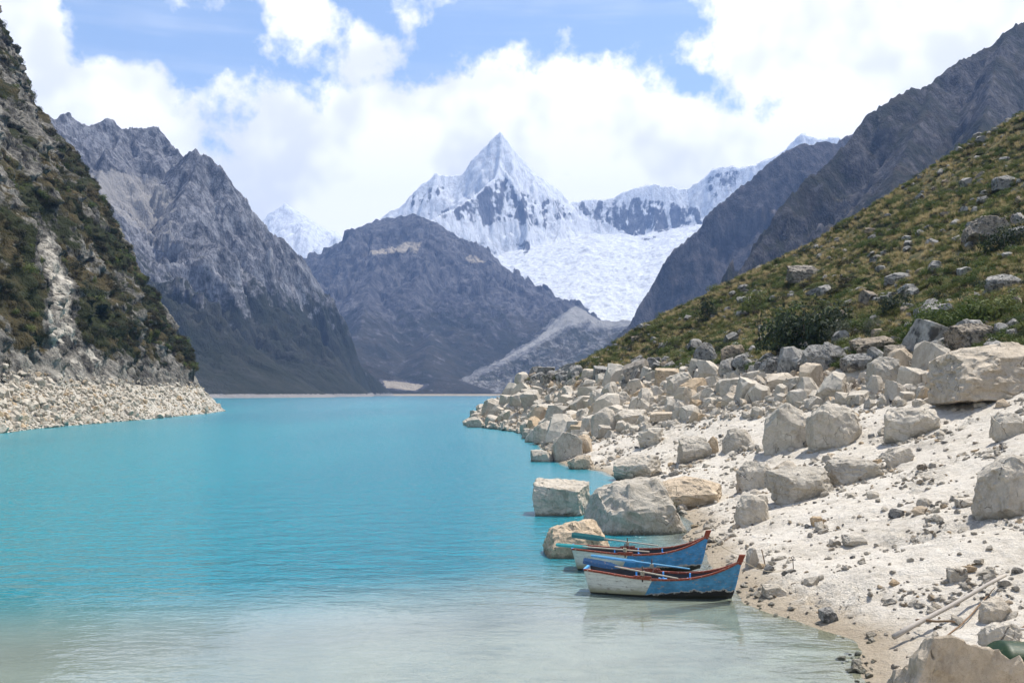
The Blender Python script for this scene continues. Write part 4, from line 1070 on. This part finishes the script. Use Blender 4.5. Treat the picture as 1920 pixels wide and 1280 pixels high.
for i in np.argsort(-1.0 / y)[::13]:
    if z[i] < 9 or c_ >= 40: continue
    c_ += 1; kd = rb2.choice(['green', 'green', 'dark'])
    rt = empty('bush', (float(x[i]), float(y[i]), float(z[i]) - .05), (0, 0, rb2.uniform(0, 6))); s = rb2.uniform(.7, 1.35)
    f_ = new_obj('foliage', BU[kd][rb2.randrange(3)], parent=rt); f_.scale = (s * 1.1, s, s * .9)
    st_ = new_obj('stems', STEM, parent=rt); st_.scale = (s * .8, s * .8, s * .7)
    tag(rt, 'low green bush', 'bush', 'small bushes in the grass'); small_set.append(rt)
label_by_spot(small_set, 'small low green bush in the grass')
DRYS = [(1560, 728, 60, 46, 'dry grey twig bush in front of the black weathered boulder'), (1590, 736, 56, 40, 'dry brown twig bush left of the rounded pale boulder'), (1725, 705, 60, 34, 'bare thin bush in the sand left of the huge pale boulder'),
        (1380, 722, 60, 28, 'dry twigs low in the rubble under the grass edge'), (1430, 726, 44, 26, 'little dead shrub in the rubble left of the dry grey twig bush')]
for i, (px, py, wp, hp, label) in enumerate(DRYS):
    x, d, z = on_ground(px, py); o = new_obj('dry_bush', DRY[i % 2]); s = wp / F * d * .75
    o.location = (x, d, z); o.scale = (s, s, hp / F * d * 1.1); o.rotation_euler = (0, 0, i); tag(o, label, 'dry bush', 'leafless bushes at the grass edge')

# brushwood on the cliff
r3 = np.random.default_rng(21)
N3 = 26000
y = r3.uniform(120, 352, N3); z = r3.uniform(9, 150, N3) 
vg = 0.55 + 0.9 * fbm(y / 20, z / 16, 3.3, 4); x = cliff_x(y, z)
px, py = project(x, y, z)
sc_ = poly_mask(px, py, [(75, 430), (112, 440), (118, 490), (145, 530), (145, 600), (155, 640), (95, 660), (80, 600), (90, 540), (65, 480)], 8) + poly_mask(px, py, [(95, 640), (150, 625), (215, 690), (240, 720), (150, 735), (100, 720)], 10) + .8 * poly_mask(px, py, [(290, 640), (320, 660), (380, 750), (420, 770), (340, 775)], 10)
pr = np.clip((vg - .40) * 2.0, 0, 1) * sstep(z + 3 * fbm(y / 12, z / 12, 2.0, 3), 10, 18) * (1 - np.clip(sc_, 0, 1)) * np.interp(py, [60, 250, 420], [.25, .55, 1]) * np.clip((y / 350.) ** 1.2, 0, 1)
ok_ = (r3.random(N3) < pr) & (px > -120) & (px < 470)
x, y, z = x[ok_], y[ok_], z[ok_]; n = len(x); s = np.clip(np.exp(r3.normal(.28, .4, n)), .5, 3.2)
pk = np.where(r3.random(n) < .5, 9 + r3.integers(0, 3, n), np.where(r3.random(n) < .75, 3 + r3.integers(0, 3, n), r3.integers(0, 3, n)))
scatter('brushwood', np.stack([x - .25 * s, y, z - .1 * s], 1), np.stack([r3.uniform(-.2, .2, n), r3.uniform(.3, .7, n), r3.uniform(-.5, .5, n)], 1), s[:, None] * np.stack([r3.uniform(.8, 1.2, n), r3.uniform(.9, 1.4, n), r3.uniform(.8, 1.3, n)], 1), pk, SRC_B,
        'brown and dark green brushwood clinging to the cliff', 'brushwood')


# ------------------------------------------------------------------ boats
def tube(V, Fc, pts, radii, n=8):
    pts = [np.array(p, float) for p in pts]; k0 = len(V)
    for i, p in enumerate(pts):
        d = pts[min(i + 1, len(pts) - 1)] - pts[max(i - 1, 0)]; d /= np.linalg.norm(d) + 1e-9
        s = np.cross(d, (0, 0, 1.0)) if abs(d[2]) < .9 else np.cross(d, (1.0, 0, 0)); s /= np.linalg.norm(s); q = np.cross(s, d)
        for j in range(n):
            a = 6.2832 * j / n; V.append(tuple(p + (s * math.cos(a) + q * math.sin(a)) * radii[i]))
    for i in range(len(pts) - 1):
        for j in range(n):
            a, b = k0 + i * n + j, k0 + i * n + (j + 1) % n; Fc.append((a, b, b + n, a + n))
    Fc.append(tuple(k0 + j for j in range(n))[::-1]); Fc.append(tuple(k0 + (len(pts) - 1) * n + j for j in range(n)))


def box(V, Fc, c, h, R=None):
    k = len(V); R = R if R is not None else np.eye(3)
    for sx in (-1, 1):
        for sy in (-1, 1):
            for sz in (-1, 1): V.append(tuple(np.array(c) + R @ (np.array([sx, sy, sz]) * np.array(h))))
    for f in ((0, 1, 3, 2), (4, 6, 7, 5), (0, 4, 5, 1), (2, 3, 7, 6), (0, 2, 6, 4), (1, 5, 7, 3)): Fc.append(tuple(k + i for i in f))


def build(name, V, Fc, m_, parent=None, smooth=False, bevel=0.0):
    me = bpy.data.meshes.new(name); me.from_pydata([tuple(map(float, v)) for v in V], [], Fc)
    if bevel:
        bm = bmesh.new(); bm.from_mesh(me); bmesh.ops.bevel(bm, geom=list(bm.edges), offset=bevel, segments=2, affect='EDGES'); bm.to_mesh(me); bm.free()
    if smooth: me.polygons.foreach_set('use_smooth', np.full(len(me.polygons), True))
    return new_obj(name, me, m_, parent)


def hull_paint(name, white, blue, split, slant, black=0.20, ragged=0.13):
    m, t = mat(name)
    P = t.n('ShaderNodeTexCoord').outputs['Object']; sp = t.n('ShaderNodeSeparateXYZ', {0: P}); x, z = sp.outputs[0], sp.outputs[2]
    n1 = t.noise(t.vscale(P, (1.0, 1.0, 1.6)), 4.2, 7, 0.72); n2 = t.noise(P, 26.0, 4, 0.65); st = t.noise(t.vscale(P, (2.0, 2.0, 14.0)), 2.2, 4, 0.6)
    wc = t.mix(t.smooth(st, 0.4, 0.7), white, tuple(c * .78 for c in white))
    wc = t.mix(t.smooth(t.m('ADD', z, t.m('MULTIPLY', n1, -0.35)), 0.12, -0.12), wc, (0.36, 0.34, 0.22))   # grime along the waterline
    bc = t.mix(t.smooth(n1, 0.35, 0.68), tuple(c * .72 for c in blue), tuple(min(1, c * 1.18) for c in blue))
    edge = t.m('SUBTRACT', t.m('SUBTRACT', x, split), t.m('MULTIPLY', z, slant))
    col = t.mix(t.smooth(edge, -.012, .012), wc, bc)
    chip = t.m('MULTIPLY', t.smooth(t.noise(t.vscale(P, (1.0, 1.0, 3.0)), 5.5, 6, 0.72), 0.59, 0.62), 0.9)
    col = t.mix(chip, col, t.mix(n2, (0.20, 0.16, 0.12), (0.42, 0.38, 0.32)))
    # tar bared at the bow, with a torn upper edge
    lim = t.m('MULTIPLY', t.smooth(edge, -.1, 1.3), black)
    rag = t.m('SUBTRACT', z, t.m('ADD', lim, t.m('MULTIPLY', t.m('SUBTRACT', n1, 0.5), ragged * 3)))
    g1 = t.m('MULTIPLY', t.smooth(rag, 0.055, 0.045), t.smooth(edge, 0.0, .05)); col = t.mix(g1, col, (0.42, 0.40, 0.36))
    g2 = t.m('MULTIPLY', t.smooth(rag, 0.012, 0.0), t.smooth(edge, 0.0, .05)); col = t.mix(g2, col, (0.018, 0.017, 0.016))
    base = t.smooth(z, 0.035, 0.015); col = t.mix(base, col, (0.03, 0.03, 0.022))
    seam = t.m('PINGPONG', t.m('ADD', z, t.m('MULTIPLY', x, 0.03)), 0.075)
    h = t.m('ADD', t.m('MULTIPLY', t.smooth(seam, 0.0, 0.008), 0.5), t.m('MULTIPLY', n2, 0.35))
    col = t.mix(t.m('MULTIPLY', t.smooth(seam, 0.006, 0.0), 0.45), col, (0.05, 0.05, 0.05))
    principled(t, col, 0.55, h, 0.5, 0.012, 0.35)
    return m


M_RED = simple_mat('red_paint', (0.24, 0.055, 0.028), 0.65, 0.4, 9, 0.004, (1, 1, 1), ((0.42, 0.31, 0.25), 0.57))
M_INNER = simple_mat('dark_inner_planks', (0.055, 0.05, 0.05), 0.85, 0.4, 7, 0.006, (1, 5, 5))
M_SEAT = simple_mat('bright_blue_paint', (0.10, 0.36, 0.70), 0.55, 0.25, 7, 0.003, (1, 1, 1), ((0.42, 0.45, 0.46), 0.60))
M_IRON = simple_mat('rusty_iron', (0.05, 0.035, 0.03), 0.7, 0.4, 30, 0.002)
M_WOOD = simple_mat('bleached_wood', (0.40, 0.36, 0.31), 0.85, 0.3, 6, 0.006, (1, 1, 1))
M_WOOD_B = simple_mat('brown_wood', (0.20, 0.13, 0.075), 0.85, 0.35, 8, 0.006)
M_WOOD_P = simple_mat('pale_peeled_wood', (0.62, 0.58, 0.52), 0.8, 0.15, 8, 0.003)
M_ROPE = simple_mat('rope', (0.44, 0.38, 0.28), 0.95, 0.35, 60, 0.004)
M_OAR_DB = simple_mat('navy_oar_paint', (0.035, 0.10, 0.22), 0.55, 0.3, 8, 0.003, (1, 1, 1), ((0.30, 0.24, 0.20), 0.58))
M_OAR_LB = simple_mat('sky_blue_oar_paint', (0.13, 0.38, 0.62), 0.55, 0.3, 8, 0.003, (1, 1, 1), ((0.35, 0.35, 0.33), 0.62))
M_OAR_TD = simple_mat('dark_teal_oar_paint', (0.025, 0.16, 0.16), 0.55, 0.3, 8, 0.003, (1, 1, 1), ((0.22, 0.18, 0.15), 0.60))
M_OAR_T = simple_mat('teal_oar_paint', (0.05, 0.36, 0.36), 0.55, 0.25, 8, 0.003)
M_SHAFT = simple_mat('worn_oar_shaft', (0.42, 0.37, 0.30), 0.75, 0.3, 12, 0.003)
M_SHAFT_B = simple_mat('blue_oar_shaft', (0.16, 0.40, 0.58), 0.6, 0.3, 10, 0.003)

BL = 4.42
def bt(t): return np.interp(t, [0, .12, .3, .5, .7, .85, .94, 1], [.50, .58, .67, .68, .55, .34, .16, .03])
def bsheer(t): return .52 + .20 * np.maximum(1 - t / .5, 0) ** 1.6 + .50 * np.maximum((t - .5) / .5, 0) ** 3.2
def bkeel(t): return -.20 + .12 * np.maximum((t - .82) / .18, 0) ** 2
def hull_pt(t, q, side, inset=0.0):
    """q 0 keel .. 1 rim"""
    b = max(float(bt(t)) - inset, .004); k = float(bkeel(t)) + inset; s = float(bsheer(t)) - inset * .2
    yq = b * (.92 * math.sin(min(q / .42, 1) * 1.5708) ** .9 * .80 + (.264 * max((q - .25) / .75, 0) ** .9))
    zq = k + (s - k) * (q ** 1.35 if q < .5 else (.5 ** 1.35 + (q - .5) / .5 * (1 - .5 ** 1.35)))
    fwd = .32 * max((t - .72) / .28, 0) ** 1.6 * (q - .15) - .26 * max(1 - t / .12, 0) * (q - .15)
    return np.array([t * (BL - .35) + .12 + fwd, side * yq, zq])


def make_boat(root_name, loc, rot, paint, label, group, seats=(.30, .50, .70), pins=True, seat_m=None, rim_m=None, stern_m=None, in_m=None, stem_m=None):
    seat_m = seat_m or M_SEAT; rim_m = rim_m or M_RED; in_m = in_m or M_INNER
    root = empty(root_name, loc, rot)
    T = np.concatenate([np.linspace(0, .7, 22), np.linspace(.72, 1, 17)]); Q = np.linspace(0, 1, 13)
    def shell(inset, flip):
        V = []; Fc = []; n = len(Q) * 2 - 1
        for tt in T:
            for j in range(n):
                side = -1 if j < len(Q) - 1 else 1; q = Q[len(Q) - 1 - j] if j < len(Q) else Q[j - len(Q) + 1]
                V.append(hull_pt(tt, q, side, inset))
        for i in range(len(T) - 1):
            for j in range(n - 1):
                a = i * n + j; f = (a, a + 1, a + n + 1, a + n); Fc.append(f[::-1] if flip else f)
        if not flip:  # transom
            V.append(tuple(np.mean([V[j] for j in range(n)], axis=0))); c = len(V) - 1
            for j in range(n - 1): Fc.append((j + 1, j, c))
            Fc.append((0, n - 1, c))
        return V, Fc
    V, Fc = shell(0, False); hull = build('hull', V, Fc, paint, root, True)
    V, Fc = shell(.028, True); build('lining', V, Fc, in_m, root, True)
    V = []; Fc = []
    # rim rails on both sides and the stern rail
    for side in (-1, 1):
        V = []; Fc = []; k = 0
        for i, tt in enumerate(T):
            p = hull_pt(tt, 1, side); o = np.array([0, side * 1.0, 0])
            for (a, b_) in ((.028, .0), (.028, .055), (-.055, .055), (-.055, .0)): V.append(p + o * a * (1 if bt(tt) > .08 else .5) + np.array([0, 0, b_ - .035]))
        for i in range(len(T) - 1):
            for j in range(4): Fc.append((i * 4 + j, i * 4 + (j + 1) % 4, i * 4 + 4 + (j + 1) % 4, i * 4 + 4 + j))
        Fc.append((3, 2, 1, 0)); build('rim_rail', V, Fc, rim_m, root)
    V = []; Fc = []; p = hull_pt(0, 1, 1); box(V, Fc, (p[0] + .02, 0, p[2] - .01), (.035, .5, .03)); build('stern_rail', V, Fc, stern_m or seat_m, root, bevel=.008)
    V = []; Fc = []; box(V, Fc, (.16, 0, .30), (.02, .34, .18)); build('stern_panel', V, Fc, seat_m, root)
    # stem post
    V = []; Fc = []
    pr = [hull_pt(1, q, 0) for q in (0.02, .25, .5, .75, 1.0)]; pr.append(pr[-1] + np.array([.06, 0, .13]))
    for p in pr:
        for (dx, dy) in ((-.07, -.034), (.045, -.03), (.045, .03), (-.07, .034)): V.append(p + np.array([dx, dy, 0]))
    for i in range(len(pr) - 1):
        for j in range(4): Fc.append((i * 4 + j, i * 4 + (j + 1) % 4, i * 4 + 4 + (j + 1) % 4, i * 4 + 4 + j))
    k = (len(pr) - 1) * 4; Fc += [(3, 2, 1, 0), (k, k + 1, k + 2, k + 3)]; post = build('stem_post', V, Fc, stem_m or paint, root)
    V = []; Fc = []
    for f_, g_ in ((pr[-2] + np.array([-.03, 0, -.10]), 1.25), (pr[-1], 1.35), (pr[-1] + np.array([.02, 0, .06]), 1.35)):
        for (dx, dy) in ((-.08, -.036), (.05, -.032), (.05, .032), (-.08, .036)): V.append(f_ + np.array([dx * g_, dy * g_, 0]))
    for i in range(2):
        for j in range(4): Fc.append((i * 4 + j, i * 4 + (j + 1) % 4, i * 4 + 4 + (j + 1) % 4, i * 4 + 4 + j))
    Fc += [(3, 2, 1, 0), (8, 9, 10, 11)]; build('stem_head', V, Fc, rim_m, post)
    # floor boards
    for j in range(5):
        V = []; Fc = []; yb = (j - 2) * .185
        box(V, Fc, (1.75 + .02 * j, yb, .045 + .004 * (j % 2)), (1.45 - .12 * abs(j - 2), .085, .012)); build('floor_board', V, Fc, in_m, root)
    for tt in seats:
        zt = .34; V = []; Fc = []
        b = min((abs(hull_pt(tt, q_, 1, .03)[1]) for q_ in np.linspace(.2, 1, 60) if hull_pt(tt, q_, 1, .03)[2] > zt - .03), default=.4) - .02
        box(V, Fc, (tt * (BL - .35) + .12, 0, zt), (.115, b, .018)); s_ = build('thwart', V, Fc, seat_m, root, bevel=.006)
        for side in (-1, 1):
            V = []; Fc = []; box(V, Fc, (tt * (BL - .35) + .12, side * (b - .07), zt + .11), (.022, .05, .10)); build('knee', V, Fc, seat_m, s_, bevel=.006)
    V = []; Fc = []; box(V, Fc, (.38, 0, .40), (.18, .40, .016)); build('stern_seat', V, Fc, seat_m, root, bevel=.005)
    if pins:
        for side, tt in ((-1, .385), (1, .41)):
            p = hull_pt(tt, 1, side); V = []; Fc = []
            box(V, Fc, p + np.array([0, -side * .01, .04]), (.26, .05, .035)); pad = build('oarlock_pad', V, Fc, rim_m, root, bevel=.015)
            V = []; Fc = []; tube(V, Fc, [p + np.array([0, -side * .005, -.1]), p + np.array([.005, -side * .005, .36])], [.021, .018]); build('thole_pin', V, Fc, M_IRON, root, True)
            V = []; Fc = []; r_ = random.Random(7)
            for q in range(5): tube(V, Fc, [p + np.array([.05 * math.cos(a), .05 * math.sin(a), .10 + .025 * q + .012 * math.sin(a * 2 + q)]) for a in np.linspace(0, 6.0, 9)], [.014] * 9, 5)
            build('lashing', V, Fc, M_ROPE, root, True)
    tag(root, label, 'rowing boat', group)
    return root


def make_oar(boat, tip, pivot, end, blade_m, shaft_m, label, blade_len=1.0, bw=.075):
    """tip, pivot, end are in the boat's own frame; the oar lies on the boat and stays a thing of its own"""
    Mx = Matrix.LocRotScale(boat.location, boat.rotation_euler, None)
    a, c, b = (np.array(Mx @ Vector(p)) for p in (tip, pivot, end))
    root = empty('oar', tuple(c)); d = (a - b) / np.linalg.norm(a - b); neck = a - d * blade_len
    V = []; Fc = []; tube(V, Fc, [b - c, (b - c) * .95, neck - c, neck - d * -.2 - c], [.018, .023, .026, .024]); build('shaft', V, Fc, shaft_m, root, True)
    side = np.cross(d, (0, 0, 1.0)); side /= np.linalg.norm(side); up = np.cross(side, d)
    wv = side * .35 + up * .94; th = np.cross(d, wv)
    V = []; Fc = []
    for f, w_ in ((0, .028), (.1, .055), (.28, bw), (.7, bw * 1.05), (.97, bw * .95), (1, bw * .7)):
        p = neck + (a - neck) * f - c
        for (u_, t_) in ((-1, 0), (0, 1), (1, 0), (0, -1)): V.append(p + wv * w_ * u_ + th * .016 * t_)
    for i in range(5):
        for j in range(4): Fc.append((i * 4 + j, i * 4 + (j + 1) % 4, i * 4 + 4 + (j + 1) % 4, i * 4 + 4 + j))
    Fc += [(3, 2, 1, 0), (20, 21, 22, 23)]
    build('blade', V, Fc, blade_m, root)
    tag(root, label, 'oar', 'oars lying on the boats')
    return root


P_NEAR = hull_paint('near_boat_paint', (0.70, 0.69, 0.62), (0.075, 0.27, 0.46), 1.72, .50, .15, .15)
P_FAR = hull_paint('far_boat_paint', (0.66, 0.67, 0.60), (0.06, 0.26, 0.52), 1.55, .45, .04, .10)
def boat_place(spx, spy, bpx, bpy_):
    """stern and bow waterline points in the photo -> location and heading"""
    ds, db = CAMZ * F / (spy - HZ), CAMZ * F / (bpy_ - HZ)
    a = np.array([(spx - CX) / F * ds, ds]); b = np.array([(bpx - CX) / F * db, db]); return a, b
a, b = boat_place(1107, 1108, 1372, 1121)
near = make_boat('rowing_boat', (a[0], a[1] + .05, 0.02), (0, math.radians(-0.8), math.atan2(b[1] - a[1], b[0] - a[0]) - .02), P_NEAR, 'nearer white and blue rowing boat with black tar showing at its bow', 'rowing boats at the shore')
a, b = boat_place(1080, 1066, 1322, 1069)
farb = make_boat('rowing_boat', (a[0], a[1] + .1, 0.03), (0, math.radians(-1.6), math.atan2(b[1] - a[1], b[0] - a[0]) - .03), P_FAR, 'farther white and blue rowing boat with teal oars, half behind the other', 'rowing boats at the shore')
make_oar(near, (-.06, -.74, 1.02), (1.75, -.66, .70), (2.72, -.60, .56), M_OAR_DB, M_SHAFT, 'oar with a dark navy blade on the near side of the nearer boat', 1.15, .10)
make_oar(near, (-.12, .80, .93), (1.85, .70, .74), (2.95, .62, .64), M_OAR_LB, M_SHAFT_B, 'sky blue painted oar on the far side of the nearer boat', 1.5, .045)
make_oar(farb, (-.15, .86, 1.00), (1.85, .68, .74), (2.85, .60, .62), M_OAR_TD, M_SHAFT, 'oar with a dark teal blade on the far side of the farther boat', 1.35, .10)
make_oar(farb, (-.62, -.72, .90), (1.72, -.66, .70), (2.50, -.58, .60), M_OAR_T, M_SHAFT, 'oar with a light teal blade sticking out over the stern of the farther boat', 1.1, .06)

# green boat behind the corner boulder
P_GREEN = simple_mat('green_boat_paint', (0.014, 0.038, 0.012), 0.5, 0.45, 4, 0.004, (1, 1, 6), ((0.09, 0.095, 0.045), 0.56))
M_GREEN_RIM = simple_mat('light_green_paint', (0.13, 0.22, 0.16), 0.5, 0.2, 6)
xg, dg = (1912 - CX) / F * 17.2, 17.2
zg = float(bank_height(xg + 1.2, dg, False))
make_boat('rowing_boat', (xg - .30, dg + .4, zg + .70), (math.radians(172), math.radians(5), math.radians(6)), P_GREEN, 'dark green boat mostly hidden behind the massive corner boulder', None, pins=False, seat_m=M_GREEN_RIM, rim_m=M_GREEN_RIM, in_m=P_GREEN)


# ------------------------------------------------------------------ poles, stakes, ropes
def stick(name, pix, rads, m_, label, cat, lift=.05, group=None):
    pts = []
    for (px, py) in pix:
        x, d, z = on_ground(px, py + 0); pts.append((x, d, z + lift))
    base = np.array(pts[0]); V = []; Fc = []
    P_ = [np.array(p) - base for p in pts]
    fine_ = []; rad_ = []
    for i in range(len(P_) - 1):
        for f in np.linspace(0, 1, 7)[:-1]: fine_.append(P_[i] * (1 - f) + P_[i + 1] * f + np.array([0, 0, .012 * math.sin(9 * f + i)])); rad_.append(rads[i] * (1 - f) + rads[i + 1] * f)
    fine_.append(P_[-1]); rad_.append(rads[-1])
    tube(V, Fc, fine_, rad_, 8); o = build(name, V, Fc, m_, None, True); o.location = tuple(base); tag(o, label, cat, group); return o


stick('driftwood_pole', [(1676, 1213), (1885, 1098)], [.065, .045], M_WOOD, 'long grey driftwood pole lying diagonally on the sand', 'pole', .24)
stick('driftwood_stick', [(1718, 1184), (1790, 1193)], [.03, .024], M_WOOD_B, 'short dark stick lying across the long driftwood pole', 'stick', .30)
stick('driftwood_branch', [(1745, 1216), (1800, 1178), (1850, 1128), (1866, 1108)], [.012, .02, .018, .008], M_WOOD_B, 'thin crooked dark branch below the long pole', 'branch', .05)
stick('peeled_pole', [(1842, 1194), (1960, 1197)], [.032, .03], M_WOOD_P, 'white peeled pole behind the corner boulder', 'pole', .16)
stick('driftwood_branch', [(1846, 1210), (1868, 1212), (1895, 1198), (1940, 1178)], [.05, .04, .032, .02], M_WOOD_B, 'brown branch under the white peeled pole', 'branch', .09)


def stake(name, px, py, h, lean, m_, label, ring=False, cross=False, r=.014):
    x, d, z = on_ground(px, py); o = empty(name, (x, d, z), (0, lean, 0)) if ring else None
    V = []; Fc = []; tube(V, Fc, [(0, 0, -.12), (0, 0, h * .5), (0, 0, h)], [r * .8, r, r], 8)
    if not ring:
        o = build(name, V, Fc, m_, None, True); o.location = (x, d, z); o.rotation_euler = (0, lean, 0)
    else:
        build('shaft', V, Fc, m_, o, True); V = []; Fc = []
        tube(V, Fc, [(.042 * math.cos(a), 0, h + .04 + .042 * math.sin(a)) for a in np.linspace(0, 6.2832, 15)], [.012] * 15, 6); build('ring', V, Fc, m_, o, True)
        if cross: V = []; Fc = []; tube(V, Fc, [(-.09, 0, h - .03), (.09, 0, h - .03)], [.012, .012], 6); build('crossbar', V, Fc, m_, o, True)
    tag(o, label, 'stake', 'stakes for tying the boats'); return o


stake('iron_stake', 1405, 1056, .36, -.12, M_IRON, 'thin iron stake with a ring right above the near boat bow', True)
stake('wooden_stake', 1435, 1060, .55, -.22, M_WOOD_B, 'leaning wooden stick stake between the two ringed iron stakes', False, r=.018)
stake('iron_stake', 1488, 1071, .38, -.06, M_IRON, 'iron stake with a ring and a crossbar holding the rope end', True, True)
stick('twig', [(1358, 1018), (1378, 1004)], [.012, .008], M_WOOD_B, 'thin dark twig on the sand right of the far boat bow', 'twig', .05)


def rope(p, q, label, sag=.25):
    V = []; Fc = []; p, q = np.array(p, float), np.array(q, float); pts = []
    for f in np.linspace(0, 1, 26):
        c = p * (1 - f) + q * f; c[2] -= sag * 4 * f * (1 - f); c[2] = max(c[2], float(bank_height(c[0], c[1])) + .015); c[1] += .03 * math.sin(11 * f); pts.append(c - p)
    tube(V, Fc, pts, [.011] * len(pts), 6); o = build('rope', V, Fc, M_ROPE, None, True); o.location = tuple(p); tag(o, label, 'rope')


def bow(boat): return np.array(Matrix.LocRotScale(boat.location, boat.rotation_euler, None) @ Vector(tuple(hull_pt(1, 1, 0) + np.array([.08, 0, .0]))))
x, d, z = on_ground(1487, 1068); rope(bow(near), (x, d, z + .05), 'thin mooring rope from the near boat bow to the crossbar stake', .2)
x, d, z = on_ground(1402, 1050); rope(bow(farb), (x, d, z + .12), 'thin mooring rope from the far boat bow to the first iron stake', .15)

#END_OBJECTS#


# ------------------------------------------------------------------ the air between: one closed box of thin haze
hm = bpy.data.materials.new('haze'); hm.use_nodes = True
t = NT(hm.node_tree)
pv = t.n('ShaderNodeVolumePrincipled', {'Color': (0.33, 0.53, 1.0, 1.0), 'Density': 9.5e-5, 'Anisotropy': 0.0})
t.n('ShaderNodeOutputMaterial', {'Volume': pv.outputs[0]})
bm = bmesh.new(); bmesh.ops.create_cube(bm, size=1.0)
me = bpy.data.meshes.new('haze'); bm.to_mesh(me); bm.free()
haze = new_obj('haze', me, hm); haze.scale = (9000, 9900, 1740); haze.location = (0, 3400, -10 + 870)
tag(haze, 'thin blue air filling the valley', 'haze', kind='stuff')
